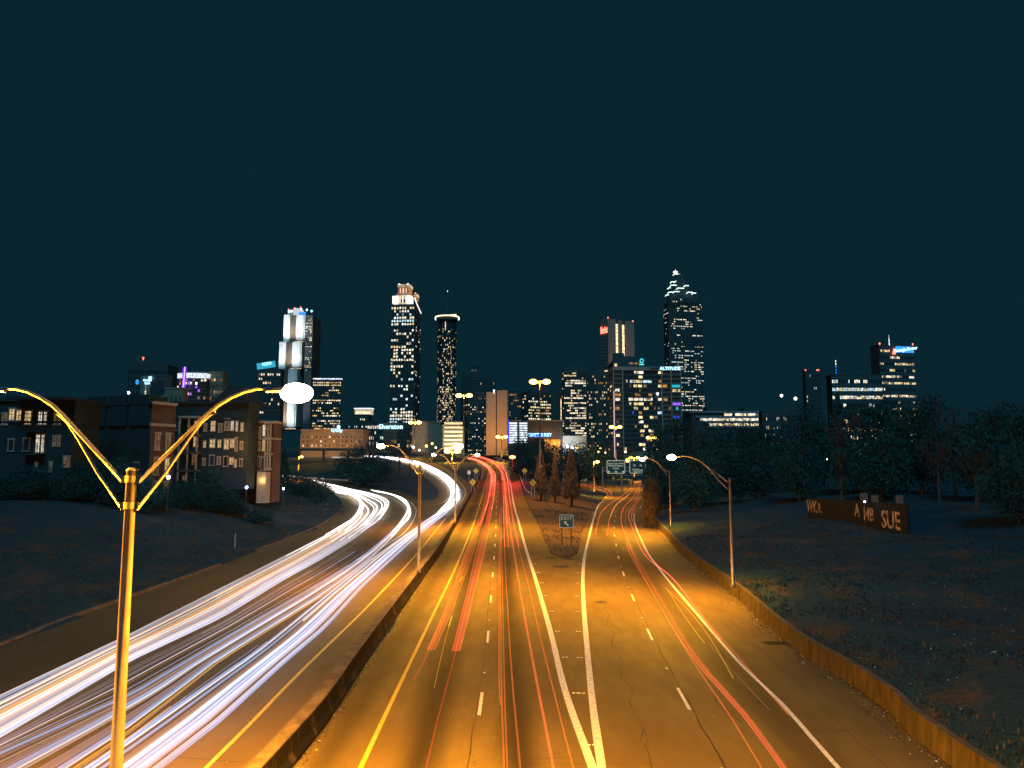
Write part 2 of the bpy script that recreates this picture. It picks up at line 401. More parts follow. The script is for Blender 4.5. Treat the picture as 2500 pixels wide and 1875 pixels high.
R_R = [(2047, 1875), (1980, 1799), (1907, 1716), (1813, 1626), (1745, 1550), (1680, 1474), (1625, 1409), (1600, 1376), (1582, 1350), (1566, 1318), (1552, 1285), (1548, 1261), (1551, 1250), (1566, 1236), (1577, 1224), (1583, 1207), (1575, 1190), (1560, 1177)]
C_Y = [(503, 1875), (615, 1763), (723, 1651), (800, 1576), (908, 1470), (1017, 1353), (1080, 1275), (1107, 1248), (1131, 1218), (1136, 1202), (1131, 1188), (1110, 1166), (1080, 1143), (1040, 1127), (1000, 1118)]
C_L = [(1050, 1233), (1079, 1228), (1097, 1214), (1101, 1197), (1096, 1182), (1080, 1167), (1053, 1155), (1025, 1143), (990, 1131), (960, 1123)]
L_R = [(870, 1368), (958, 1321), (993, 1294), (1012, 1264), (1016, 1245), (1009, 1234), (998, 1223), (971, 1210), (930, 1201), (880, 1193)]
L_L = [(860, 1268), (879, 1251), (887, 1237), (884, 1226), (874, 1218), (852, 1210), (828, 1204)]
def painted(name, px, wid, mat, dash=None, dz=0.009, ext=True, label=None):
    w_ = smooth_line(PX(px), 1.5)
    if ext: w_ = down(w_)
    if not dash:
        mb = MB(); ribbon(w_, wid, dz, mb, 0.04); mb.build(name, mat, kind='structure'); return w_
    on, per, ph = dash; s = ph; L = length(w_)
    mb = MB()
    while s < L:
        if s + on > 0: ribbon(cut(w_, max(s, 0), s + on), wid, dz, mb, 0.02)
        s += per
    mb.build(name, mat, kind='structure'); return w_
lm_y = painted('outbound_median_line_marking', M_Y, 0.17, M['yellow'])
lm_w = painted('outbound_gore_line_marking', M_W, 0.30, M['white'])
lm_d = painted('outbound_lane_line_marking', M_D, 0.14, M['white'], (3.0, 12.2, 27.3 - 12.2 * 2))
lr_l = painted('ramp_gore_line_marking', R_L[:10], 0.30, M['white'])
painted('ramp_gore_line_far_marking', [R_L[i] for i in range(9, 14)], 0.16, M['yellow'], ext=False)
lr_d = painted('ramp_lane_line_marking', R_D, 0.14, M['white'], (3.0, 12.2, 28 - 12.2 * 2))
lr_r = painted('ramp_edge_line_marking', R_R, 0.18, M['white'])
lc_y = painted('inbound_median_line_marking', C_Y, 0.16, M['yellow'])
painted('inbound_curve_line_marking', C_L, 0.14, M['white'], ext=False)
painted('inbound_ramp_line_marking', L_R, 0.14, M['white'], ext=False)
painted('inbound_ramp_edge_line_marking', L_L, 0.14, M['white'], ext=False)
# raised reflective studs, in ones on the lane lines and in pairs along the gore
stud = MB(); stud.prism([(-.06, -.05), (.06, -.05), (.06, .05), (-.06, .05)], 0, 0.02); stud_me = stud.mesh('road_stud', M['reflector'])
def put_stud(p, label):
    o = bpy.data.objects.new('road_stud', stud_me); COL.objects.link(o); o.location = (p.x, p.y, hr(p.x, p.y) + 0.004)
    tag(o, label, 'road stud', 'reflective road studs')
def along(w_, s):
    c = cut(w_, s, s + 0.3); return c[0] if c else None
for wl, ph, side, lab in ((lm_d, 21.2, 0, 'white reflective stud between the dashes of the outbound lane line'), (lr_d, 22.0, 0, 'white reflective stud between the dashes of the exit ramp lane line')):
    s = ph
    while s < 130:
        p = along(wl, s); s += 12.2 if s < 120 else 6
        if p: put_stud(p, lab)
for wl, sg, lab in ((lm_w, 1, 'white reflective stud inside the gore beside the outbound white line'), (lr_l, -1, 'white reflective stud inside the gore beside the ramp white line')):
    s = 18.0
    while s < 75:
        p = along(wl, s)
        if p:
            for k in (0.34, 0.52): put_stud(p + Vector((sg * k, 0, 0)), lab)
        s += 6.1
# ---- tar-filled cracks and slab joints
def crack(pts, wid, mb, wob=0.10):
    w_ = smooth_line(pts, 0.8); a = random.uniform(0, 9)
    w_ = [p + Vector((math.sin(i * 0.9 + a) * wob * 0.5 + random.uniform(-wob, wob) * 0.35, 0, 0)) for i, p in enumerate(w_)]
    ribbon(w_, wid, 0.006, mb, 0.7)
cr = MB()
crack([p + Vector((-0.13, 0, 0)) for p in lm_d[::6] if p.y < 120], 0.035, cr, 0.05)
crack([p + Vector((0.12, 0, 0)) for p in lr_d[::6] if p.y < 110], 0.045, cr, 0.08)
for k in (1.8, 3.4): crack([p + Vector((k, 0, 0)) for p in lr_r[::8] if p.y < 100], 0.025, cr, 0.04)
crack([p + Vector((-2.2, 0, 0)) for p in lr_d[::10] if p.y < 60], 0.03, cr, 0.25)
for i in range(46):
    y = random.uniform(22, 95); xa = interp(lm_y[0:], y) if False else -6.5; kind = random.random()
    x0 = random.uniform(-6, 13); L = random.uniform(0.8, 4)
    if kind < 0.6: crack([Vector((x0, y, 0)), Vector((x0 + L * .5, y + random.uniform(-.3, .3), 0)), Vector((x0 + L, y + random.uniform(-.5, .5), 0))], 0.022, cr, 0.03)
    else: crack([Vector((x0, y, 0)), Vector((x0 + random.uniform(-.3, .3), y + L * .6, 0)), Vector((x0 + random.uniform(-.6, .6), y + L * 1.3, 0))], 0.024, cr, 0.12)
for y in (26.5, 38, 51, 66, 84):
    crack([Vector((-16 - y * .1, y + 2, 0)), Vector((-12, y + .6, 0)), Vector((-8.9, y, 0))], 0.03, cr, 0.03)
    crack([Vector((9.5, y + 3.1, 0)), Vector((11.5, y + 3, 0)), Vector((13.6, y + 3.2, 0))], 0.03, cr, 0.03)
cr.build('road_crack_marking', M['crack'], kind='structure')
# the patched hole at the gore tip and a dark patch on the ramp
pt = MB()
for (u, v, a, b) in ((1370, 1383, 1.1, .35), (1346, 1362, .9, .2), (1512, 1353, .35, .25), (1390, 1365, 1.2, .25), (1467, 1470, .5, .2)):
    c = G(u, v); P_ = [(c.x + a * math.cos(t) * random.uniform(.6, 1.1), c.y + b * 3 * math.sin(t) * random.uniform(.6, 1.1)) for t in [i * math.pi / 8 for i in range(16)]]
    n = len(pt.v); pt.v += [(x, y, hr(x, y) + 0.006) for x, y in P_]; pt.f.append(tuple(range(n, n + 16))); pt.m.append(0)
pt.build('road_patch_marking', M['crack'], kind='structure')

# ---- barrier, retaining wall, kerb, guard rails
def sweep(path, prof, mb, m=0):
    """prof: (offset to the right of travel, height) pairs, closed"""
    n0 = len(mb.v); k = len(prof)
    for i, p in enumerate(path):
        t = path[min(i + 1, len(path) - 1)] - path[max(0, i - 1)]; t = Vector((t.x, t.y, 0)).normalized(); nr = Vector((t.y, -t.x, 0))
        for o, h in prof:
            q = p + nr * o; mb.v.append((q.x, q.y, hr(p.x, p.y) + h))
    for i in range(len(path) - 1):
        for j in range(k):
            j2 = (j + 1) % k; mb.f.append((n0 + i * k + j, n0 + i * k + j2, n0 + (i + 1) * k + j2, n0 + (i + 1) * k + j)); mb.m.append(m)
    mb.f.append(tuple(n0 + j for j in reversed(range(k)))); mb.m.append(m)
    mb.f.append(tuple(n0 + (len(path) - 1) * k + j for j in range(k))); mb.m.append(m)
# the strip of bank that leans on the retaining wall
wl_ = smooth_line(wall_w, 2.0); mb = MB(); rows = []
for i, p in enumerate(wl_):
    t = wl_[min(i + 1, len(wl_) - 1)] - wl_[max(0, i - 1)]; nr = Vector((t.y, -t.x, 0)).normalized()
    row = []
    for k in range(8):
        q = p + nr * (0.3 + k * .68); z = ground_z(q.x, q.y) if k > 1 else hr(p.x, p.y) + (.90 if k == 0 else .93)
        row.append((q.x, q.y, z + (.015 if k < 7 else -.12)))
    rows.append(row)
for a, c in zip(rows, rows[1:]):
    for k in range(7): mb.quad(a[k], a[k + 1], c[k + 1], c[k])
mb.build('bank_ground', M['grass'], None, True, kind='structure')
bar = empty('concrete_barrier', (0, 0, 0), label='long concrete median barrier between inbound light trails and outbound road', cat='barrier')
bp = smooth_line(barr_w, 2.0)
prof = [(-0.02, -0.1), (-0.02, 0.10), (-0.14, 0.32), (-0.21, 0.86), (-0.24, 0.9), (-0.70, 0.9), (-0.73, 0.86), (-0.80, 0.32), (-0.92, 0.10), (-0.92, -0.1)]
L = length(bp); s = 0
while s < L - 0.5:
    e = min(L, s + 9.1)
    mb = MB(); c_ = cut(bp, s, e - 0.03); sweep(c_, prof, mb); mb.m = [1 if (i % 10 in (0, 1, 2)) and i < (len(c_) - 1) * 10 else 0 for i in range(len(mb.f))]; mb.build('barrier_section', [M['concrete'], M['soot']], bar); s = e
wp = smooth_line(wall_w, 1.5)
wr = empty('retaining_wall', (0, 0, 0), label='stained low concrete wall holding back the grass bank right of the ramp', cat='wall')
wprof = [(0.0, -0.1), (0.02, 0.0), (0.07, 0.86), (0.05, 0.87), (0.05, 0.95), (0.34, 0.95), (0.34, -0.1)]
L = length(wp); s = 0
while s < L - 0.5:
    e = min(L, s + 7.6)
    mb = MB(); sweep(cut(wp, s, e - 0.035), wprof, mb); mb.build('wall_panel', M['wall'], wr); s = e
ck = empty('kerb', (0, 0, 0), label='pale concrete kerb along the dark lawn left of the inbound road', cat='kerb')
cp = smooth_line(curb_w, 2.0); L = length(cp); s = 0
while s < L - 0.5:
    e = min(L, s + 12.0)
    if not (70 < s < 80): mb = MB(); sweep(cut(cp, s, e - 0.03), [(-0.02, -0.1), (-0.02, 0.12), (-0.05, 0.15), (-0.32, 0.15), (-0.32, -0.1)], mb); mb.build('kerb_stone', M['concrete'], ck)
    s = e
def guardrail(px, label, post=3.8):
    w_ = smooth_line(PX(px), 1.5); r = empty('guardrail', w_[0], label=label, cat='guardrail')
    def loc(p): return (p[0] - w_[0].x, p[1] - w_[0].y, p[2] - w_[0].z)
    mb = MB(); sweep(w_, [(0, 0.45), (-0.07, 0.53), (0, 0.6), (-0.07, 0.68), (0, 0.76), (0.03, 0.76), (0.03, 0.45)], mb); mb.v = [loc(p) for p in mb.v]
    mb.build('rail', M['steel'], r)
    s = 0.3
    while s < min(length(w_), 260):
        p = along(w_, s); s += post
        if p is None: break
        b = MB(); z = hr(p.x, p.y) - w_[0].z; b.box(p.x - w_[0].x + .04, p.x - w_[0].x + .18, p.y - w_[0].y - .06, p.y - w_[0].y + .06, z - .1, z + .74); b.build('post', M['steel'], r)
guardrail([(1296, 1210), (1288, 1206), (1281, 1198), (1274, 1180), (1266, 1159), (1258, 1146), (1242, 1133), (1226, 1125), (1205, 1118), (1180, 1113)], 'steel guardrail with flared end on the outer side of the outbound bend')
guardrail([(1176, 1170), (1177, 1158), (1177, 1148), (1174, 1140), (1165, 1134)], 'short steel guardrail between the two carriageways past the barrier end')
guardrail([(1085, 1110), (1108, 1114), (1128, 1117), (1148, 1122)], 'distant steel guardrail behind the double lamp post at the road crest')
# drain grate
g0 = G(1895, 1570); gr = empty('drain_grate', (g0.x, g0.y, 0), R(4), label='rectangular iron drain grate in the ramp shoulder beside the wall', cat='drain')
b = MB(); b.box(-.62, .62, -.32, .32, 0.002, .006); b.build('pit', M['crack'], gr)
for i in range(15):
    b = MB(); x = -.6 + i * .084; b.box(x, x + .03, -.3, .3, .006, .022); b.build('bar', M['dark_steel'], gr)
b = MB(); [b.box(*q, .006, .026) for q in ((-.66, .66, -.35, -.3), (-.66, .66, .3, .35), (-.66, -.61, -.3, .3), (.61, .66, -.3, .3))]; b.build('frame', M['dark_steel'], gr)
# ---------------------------------------------------------------- street lamps
M['lens'] = emit('sodium_lens', (1.0, 0.82, 0.45), 45)
M['lens_far'] = emit('sodium_lens_far', (1.0, 0.56, 0.11), 9)
M['lens_white'] = emit('white_lens', (0.75, 0.88, 1.0), 20)
M['lens_blue'] = emit('blue_lens', (0.35, 0.45, 1.0), 20)
M['pole'] = plain('lamp_post_paint', (0.15, 0.13, 0.15), (0.08, 0.065, 0.07), 1.1, 0.45, 0.1)
M['clamp'] = plain('lamp_clamp', (0.06, 0.055, 0.05), (0.04, 0.04, 0.04), 6, 0.5, 0.3)
SODIUM = (1.0, 0.41, 0.018)
def point(loc, power, col=SODIUM, r=0.12, parent=None):
    l = bpy.data.lights.new('lamp_light', 'POINT'); l.energy = power; l.color = col; l.shadow_soft_size = r
    o = bpy.data.objects.new('lamp_light', l); COL.objects.link(o); o.location = loc; o.parent = parent; return o
def spot(loc, power, col=SODIUM, r=0.15, parent=None, ang=146, blend=0.9):
    l = bpy.data.lights.new('lamp_light', 'SPOT'); l.energy = power; l.color = col; l.shadow_soft_size = r; l.spot_size = R(ang); l.spot_blend = blend
    o = bpy.data.objects.new('lamp_light', l); COL.objects.link(o); o.location = loc; o.parent = parent; return o
def cobra(parent, c, sg, ydir=0.0, lens='lens', k=1.0):
    """cobra-head luminaire: housing tapering to the arm, drop lens under it"""
    h = MB(); n = 10
    secs = [(-0.52, .045, .05, 0.0), (-0.36, .10, .07, .01), (-0.12, .18, .10, .03), (0.14, .20, .11, .03), (0.32, .15, .08, .02), (0.40, .04, .03, 0.0)]
    for i, (x, wy, hz, up) in enumerate(secs):
        for j in range(n):
            a = 2 * math.pi * j / n
            h.v.append((c[0] + sg * x * k, c[1] + math.cos(a) * wy * k, c[2] + (up + max(-0.02, math.sin(a) * hz)) * k))
    for i in range(len(secs) - 1):
        for j in range(n):
            j2 = (j + 1) % n; h.f.append((i * n + j, i * n + j2, (i + 1) * n + j2, (i + 1) * n + j)); h.m.append(0)
    h.f.append(tuple(range(n))); h.m.append(0); h.f.append(tuple((len(secs) - 1) * n + j for j in range(n))); h.m.append(0)
    hd = h.build('lamp_head', M['pole'], parent, True)
    lb = MB(); lb.ball((c[0] + sg * 0.1 * k, c[1], c[2] - 0.03 * k), 0.27 * k, 14, 8, sz=0.78, sx=1.3)
    lb.build('lens', M[lens], hd, True)
def vlamp(x, y, z, label, power, top=9.86, rz=0.0, sides=(-1, 1), lens='lens', span=3.24, tilt=24):
    r = empty('street_lamp', (x, y, z), rz, label=label, cat='street lamp', group='street lamps lighting the highway')
    T = top - z; b = MB(); b.tube([(0, 0, 0), (0, 0, T * .5), (0, 0, T)], [.135, .118, .10], 14); b.build('pole', M['pole'], r, True)
    b = MB(); b.ball((0, 0, T), .115, 12, 6, sz=.5); b.build('pole_cap', M['pole'], r, True)
    b = MB(); b.box(-.2, .2, -.2, .2, 0, .04); b.tube([(0, 0, .04), (0, 0, .2)], [.2, .15], 12); b.build('base_plate', M['pole'], r)
    for dz in (-.18, -.72):
        b = MB(); b.tube([(0, 0, T + dz - .07), (0, 0, T + dz + .07)], .122, 12)
        for sg in sides: b.box(min(sg * .11, sg * .19), max(sg * .11, sg * .19), -.05, .05, T + dz - .06, T + dz + .06)
        b.build('clamp', M['clamp'], r)
    f = span / 3.24
    for sg in sides:
        arm = [(.16, -.24), (.8, .42), (1.5, 1.14), (1.72, 1.34), (1.98, 1.5), (2.25, 1.62), (2.5, 1.68), (2.75, 1.69), (2.9, 1.67)]
        b = MB(); b.tube([(sg * px_ * f, 0, T + pz) for px_, pz in arm], [.05, .048, .045, .042, .04, .036, .033, .03, .03], 8); b.build('arm', M['pole'], r, True)
        br = [(.15, -.8), (.7, -.05), (1.15, .66), (1.38, .98), (1.56, 1.14), (1.66, 1.2)]
        b = MB(); b.tube([(sg * px_ * f, 0, T + pz) for px_, pz in br], .034, 8); b.build('brace', M['pole'], r, True)
        cobra(r, (sg * span, 0, T + 1.62), sg, lens=lens)
        s_ = spot((sg * (span + .03), 0, T + 1.40), power, parent=r); s_.rotation_euler = (0, R(tilt * -sg if len(sides) == 1 else (-22 if sg < 0 else 0)), 0)
        point((sg * (span + .03), 0, T + 1.40), power * (0.10 if power > 50000 else 0.20), parent=r, r=.24)
    return r
PW = 33000
vlamp(X(322, 1147, 15.6), 15.6, 0.9, 'large double-armed street lamp nearest the camera at the left of the frame', PW * 4.0)
p1 = (X(1022, 1390, 64.6), 64.6); vlamp(p1[0], p1[1], 0.9, 'double-armed street lamp standing on the median barrier in front of the inbound bend', PW * 1.0, lens='lens')
p2 = (X(1111, 1270, 116), 116); vlamp(p2[0], p2[1], 0.9 + hr(*p2), 'smaller double-armed street lamp farther along the median barrier beside the yellow bend sign', PW * 1.25, top=9.7, lens='lens')
vlamp(X(1790, 1425, 57), 57, 0.9, 'tall single-arm street lamp on the right retaining wall near the grass bank', PW * 1.9, top=8.85, sides=(-1,), span=4.25)
vlamp(X(1638, 1285, 109), 109, 0.9, 'farther single-arm street lamp behind the wall where the ramp bends', PW * 2.2, top=8.95, sides=(-1,), span=3.8)
def mast(u, vl, vb, Y, label, power, twin=True, lens='lens_far', size=1.0, white=False, cat='street lamp'):
    x = X(u, vl, Y); zl = Z(vl, Y); zb = Z(vb, Y)
    r = empty('tall_street_lamp', (x, Y, zb), label=label, cat=cat, group='distant tall street lamps')
    b = MB(); b.tube([(0, 0, 0), (0, 0, zl - zb)], [.2 * size ** .5, .11 * size ** .5], 8); b.build('pole', M['pole'], r, True)
    for sg in ((-1, 1) if twin else (1,)):
        b = MB(); b.tube([(0, 0, zl - zb - .35), (sg * .7 * size, 0, zl - zb + .05)], .05, 6); b.build('arm', M['pole'], r)
        cobra(r, (sg * 0.9 * size, 0, zl - zb), sg, lens=lens, k=2.1 * size)
    spot((0, -.1, zl - zb - .75 * size), power, (0.8, 0.9, 1.0) if white else SODIUM, .3, r)
    point((0, -.1, zl - zb - .7 * size), power * .22, (0.8, 0.9, 1.0) if white else SODIUM, .3, r)
mast(1318, 931, 1206, 168, 'tallest roadside lamp mast, in front of the dark office with the blue sign', 42000, size=1.3)
mast(1133, 965, 1112, 330, 'tall lamp mast left of the twin concrete shafts, above the outbound bend', 50000, size=2.0)
mast(1013, 1031, 1104, 400, 'tall lamp mast in front of the pale hotel block, above the overpass', 60000, size=1.9)
mast(1225, 1066, 1120, 345, 'tall lamp standing against the right concrete shaft', 32000, size=1.5)
mast(1503, 1042, 1150, 300, 'lamp mast at the lower left corner of the white framed apartment tower', 45000, size=1.4)
mast(1591, 1068, 1150, 300, 'lamp mast at the foot of the white framed apartment tower, right of its middle', 50000, size=1.2)
mast(1450, 1127, 1202, 225, 'thick post lamp at the corner where the ramp meets the cross street', 32000, twin=False, size=.9)
mast(1548, 1117, 1165, 420, 'lamp showing above the right overhead highway sign', 60000, size=1.7)
mast(1104, 1101, 1125, 340, 'bright lamp directly over the crest between the two double-armed lamps', 60000, size=2.0)
mast(1460, 1095, 1150, 330, 'small low lamp among dark trees left of the overhead signs', 9000, twin=False, size=.8)
mast(1373, 1115, 1150, 330, 'tiny lamp just behind the tip of the middle pyramid tree', 6000, twin=False, size=.7)
mast(730, 1115, 1150, 230, 'small amber lamp among trees below the great bank tower', 14000, twin=False, size=.7)
def ground_flood(u, v, Y, label, lens, col, power, r_=0.22):
    x = X(u, v, Y); z = Z(v, Y); zb = ground_z(x, Y)
    r = empty('lawn_floodlight', (x, Y, min(zb, z - .5)), label=label, cat='floodlight', group='small floodlights at the lawn edge')
    b = MB(); b.tube([(0, 0, 0), (0, 0, z - r.location.z - .1)], .04, 6); b.build('post', M['dark_steel'], r)
    b = MB(); b.ball((0, 0, z - r.location.z), r_, 10, 6); b.build('bulb', M[lens], r, True)
    point((0, -.4, z - r.location.z), power, col, .2, r)
def tiny(u, v, Y, lens, label, s=.35):
    x = X(u, v, Y); z = Z(v, Y); zb = min(hr(x, Y), z - 3); r = empty('distant_lamp', (x, Y, zb), label=label, cat='lamp', group='tiny distant city lamps')
    b = MB(); b.tube([(0, 0, 0), (0, 0, z - zb)], .07, 5); b.build('pole', M['dark_steel'], r); b = MB(); b.ball((0, 0, z - zb), s, 8, 6); b.build('bulb', M[lens], r)
M['amber_lens'] = emit('amber_bulb', (1.0, .5, .1), 5); M['warm_lens'] = emit('warm_bulb', (1.0, .8, .55), 5)
for a in ((1041, 1089, 430, 'amber_lens', 'amber lamp left of the banded parking deck', .8), (1055, 1083, 430, 'amber_lens', 'higher amber lamp by the banded parking deck', .7), (1064, 1093, 440, 'warm_lens', 'white lamp at the foot of the banded parking deck', .6), (1009, 1092, 425, 'lens_white', 'cold white lamp below the tan windowless block', .6), (1024, 1099, 425, 'warm_lens', 'warm lamp low on the overpass under the tan block', .6),
          (1349, 1093, 400, 'warm_lens', 'small lamp behind the gap between left and middle pyramid trees', .4), (1386, 1090, 410, 'warm_lens', 'lamp at the floodlit garage entrance, left end', .8), (1397, 1094, 410, 'lens_white', 'cold white lamp at the floodlit garage entrance', .7), (1408, 1092, 410, 'amber_lens', 'amber lamp at the right end of the garage entrance', .9),
          (1461, 1103, 300, 'amber_lens', 'tiny amber lamp left of the world congress sign', .35), (1478, 1105, 300, 'warm_lens', 'tiny white lamp just above the world congress sign', .3), (1532, 1124, 300, 'amber_lens', 'amber lamp in the gap between the two overhead signs', .8), (1527, 1103, 420, 'warm_lens', 'warm lamp over the gap between the overhead signs', .6), (1577, 1117, 420, 'warm_lens', 'white lamp over the right edge of the shield sign', .8), (1604, 1098, 380, 'warm_lens', 'lamp among branches right of the shield sign', .5), (1622, 1110, 300, 'warm_lens', 'white speck lamp in the trees right of the shield sign', .3),
          (1758, 1122, 190, 'lens_white', 'tiny bluish lamp in the dark trees behind the wall lamp arm', .22), (1804, 1124, 190, 'lens_white', 'tiny bluish lamp farther right in the dark trees', .18), (2020, 1120, 150, 'lens_white', 'tiny white lights on the dark bank right of the conifer', .2), (1908, 966, 560, 'lens_white', 'single cold light above the trees right of the banded office', .9), (1942, 973, 560, 'warm_lens', 'pale pinkish light left of the dark far tower', 1.2)): tiny(*a)
ground_flood(411, 1165, 92, 'bluish white floodlight at the lawn edge below the corner apartment', 'lens_white', (.6, .85, 1), 160)
ground_flood(602, 1190, 118, 'violet blue floodlight at the lawn fence below the balconies', 'lens_blue', (.4, .45, 1), 260)
ground_flood(692, 1193, 122, 'small white floodlight at the fence end beside the dark shrubs', 'lens_white', (.8, .85, 1), 120, .16)
ground_flood(2111, 1225, 80, 'tiny blue light above the graffiti wall on the right', 'lens_blue', (.1, .3, 1), 12, .1)
# ---------------------------------------------------------------- light of the passing cars during the exposure
SM = {}
def sm(name, col, st): SM[name] = streak_mat(name, col, st); return SM[name]
sm('streak_white', (1, .93, .86), .34); sm('streak_blue', (.36, .56, 1), .30); sm('streak_hot', (1, .95, .9), 1.5); sm('streak_cream', (1, .70, .50), .15)
sm('streak_pink', (.8, .5, .5), .10); sm('streak_gold', (1, .45, .03), .26); sm('streak_grey', (.5, .46, .55), .14)
sm('streak_red', (1, .10, .05), .26); sm('streak_deep', (.9, .05, .02), .15); sm('streak_orange', (1, .18, .03), .20); sm('streak_rose', (1, .16, .10), .34); sm('streak_yellow', (1, .6, .03), .25)
def prep(pts, dz, n=None, ext=True):
    w_ = PX(pts, dz)
    return down(w_, 5.0) if ext else w_
def lerp_path(A, B, u, n=90):
    def res(P, n):
        L = [0]; 
        for a, b in zip(P, P[1:]): L.append(L[-1] + math.hypot(b[0] - a[0], b[1] - a[1]))
        out = []
        for i in range(n):
            s = L[-1] * i / (n - 1); k = 0
            while k < len(P) - 2 and L[k + 1] < s: k += 1
            t = (s - L[k]) / max(1e-6, L[k + 1] - L[k]); out.append((P[k][0] + (P[k + 1][0] - P[k][0]) * t, P[k][1] + (P[k + 1][1] - P[k][1]) * t))
        return out
    a = res(A, 28); b = res(B, 28)
    return [(p[0] + (q[0] - p[0]) * u, p[1] + (q[1] - p[1]) * u) for p, q in zip(a, b)]
def streak_tube(mb, pts, rad, t0=0.0, t1=1.0, m=0, zs=1.0, step=2.5):
    w_ = smooth_line(pts, step); L = length(w_); c = cut(w_, L * t0, L * t1)
    if len(c) < 2: return
    mb.tube(c, rad, 5, m, cap=True)
NAMES_W = ['streak_hot', 'streak_white', 'streak_blue', 'streak_cream', 'streak_pink', 'streak_gold', 'streak_grey']
def bundle(name, label, A, B, us, dz, ext=True, hot=(), mats=NAMES_W, group=None):
    mb = MB()
    for (u, rad, m, t0, t1) in us:
        pts = prep(lerp_path(A, B, u), dz + random.uniform(-.08, .12), ext=ext)
        streak_tube(mb, pts, rad, t0, t1, m)
    return mb.build(name, [SM[k] for k in mats], kind='stuff', label=label)
AL = [(0, 1694), (311, 1549), (409, 1499), (615, 1396), (800, 1303), (863, 1266), (887, 1240), (884, 1224), (863, 1211), (822, 1203)]
AR = [(0, 1800), (322, 1611), (543, 1507), (700, 1411), (781, 1367), (863, 1316), (903, 1286), (939, 1256), (957, 1226), (936, 1210), (890, 1199), (838, 1190), (790, 1177), (762, 1171)]
BL = [(0, 1832), (322, 1690), (543, 1560), (800, 1412), (890, 1354), (957, 1297), (990, 1262), (998, 1242), (990, 1226), (965, 1211), (930, 1202), (917, 1200)]
BR = [(200, 1875), (322, 1790), (543, 1612), (800, 1449), (905, 1368), (967, 1304), (998, 1266), (1007, 1243), (1001, 1226), (972, 1209), (930, 1200), (905, 1196)]
CL = [(213, 1875), (452, 1709), (615, 1597), (800, 1449), (917, 1356), (1017, 1286), (1080, 1240), (1101, 1213), (1104, 1199), (1088, 1175), (1053, 1150), (998, 1129), (944, 1118), (880, 1114)]
CR = [(391, 1875), (543, 1756), (700, 1612), (800, 1528), (890, 1427), (1017, 1310), (1107, 1237), (1126, 1213), (1124, 1194), (1107, 1172), (1074, 1148), (1012, 1123), (944, 1114), (880, 1111)]
def wlist(n, near_hot=.12, far=True):
    out = []
    for i in range(n):
        u = (i + random.uniform(.1, .9)) / n; q = random.random()
        m = 1 if q < .26 else 2 if q < .5 else 3 if q < .66 else 4 if q < .82 else 5 if q < .9 else 6
        out.append((u, random.choice((.010, .014, .02, .026, .034, .045)), m, 0 if random.random() < .8 else random.uniform(0, .3), 1))
    return out
la = wlist(56) + [(random.random(), random.uniform(.06, .10), random.choice((4, 4, 6, 6)), 0, 1) for _ in range(9)] + [(random.random(), random.uniform(.03, .07), 0, random.uniform(.50, .62), 1) for _ in range(16)] + [(random.random(), .05, 1, random.uniform(.4, .5), 1) for _ in range(9)]
bundle('white_light_streaks', 'broad bundle of white and blue headlight streaks on the outer inbound lanes', AL, AR, la, .65)
lb_ = [(.05, .05, 2, 0, 1), (.12, .03, 4, 0, 1), (.2, .03, 3, .05, 1), (.38, .065, 2, 0, 1), (.44, .035, 1, 0, 1), (.5, .03, 3, 0, 1), (.56, .03, 5, .3, 1), (.62, .02, 6, 0, 1), (.80, .06, 2, 0, 1), (.85, .03, 1, 0, 1), (.93, .035, 5, 0, .6), (.97, .02, 3, 0, 1),
       (.27, .07, 4, 0, 1), (.33, .05, 6, 0, 1), (.47, .06, 6, 0, 1), (.66, .06, 4, 0, 1), (.72, .05, 6, 0, .7), (.1, .06, 0, .55, 1), (.35, .05, 0, .6, 1), (.8, .06, 0, .5, 1), (.95, .05, 0, .62, 1)]
bundle('middle_light_streaks', 'thin separate white and amber headlight streaks on the middle inbound lane', BL, BR, lb_, .65)
gap_ = [(random.random(), random.choice((.008, .012, .018, .025)), random.choice((3, 4, 6, 2, 5, 6)), 0 if random.random() < .7 else random.uniform(.05, .3), random.uniform(.45, .75)) for _ in range(13)]
bundle('stray_light_streaks', 'thin faint strands between the outer and the middle inbound bundles', AR[:8], BL[:6] + [(975, 1280), (985, 1268)], gap_, .65)
gap_ = [(random.random(), random.choice((.008, .012, .018, .022)), random.choice((3, 4, 6, 2, 5)), 0, random.uniform(.25, .5)) for _ in range(8)]
bundle('stray_amber_streaks', 'thin faint strands between the middle and the inner inbound bundles', BR[:5], CL[:5], gap_, .65)
lc_ = [(.04, .05, 2, 0, 1), (.08, .035, 1, 0, 1), (.14, .05, 5, .17, .36), (.2, .05, 2, 0, 1), (.26, .06, 1, .1, 1), (.33, .05, 4, 0, 1), (.4, .04, 3, 0, 1), (.46, .05, 1, 0, 1), (.52, .05, 2, 0, 1), (.6, .03, 3, 0, 1), (.7, .04, 1, 0, 1), (.76, .05, 2, 0, 1), (.82, .03, 4, 0, 1), (.9, .03, 3, 0, 1), (.95, .02, 5, 0, 1), (1.0, .05, 2, .25, 1)]
lc_ += [(random.random(), random.uniform(.07, .12), random.choice((4, 6, 2)), 0, 1) for _ in range(6)] + [(random.random() ** 1.0, random.uniform(.04, .09), 0, random.uniform(.32, .45), 1) for _ in range(20)]
bundle('inner_light_streaks', 'bright white headlight streaks on the inbound lanes beside the median', CL, CR, lc_, .65)
bundle('side_light_streaks', 'faint white streaks on the far side road at left', [(600, 1155), (700, 1160), (760, 1164), (850, 1168)], [(600, 1159), (700, 1164), (760, 1169), (850, 1173)], [(.2, .1, 1, 0, .6), (.6, .1, 1, 0, .8), (.9, .12, 4, 0, 1)], .6, ext=False)
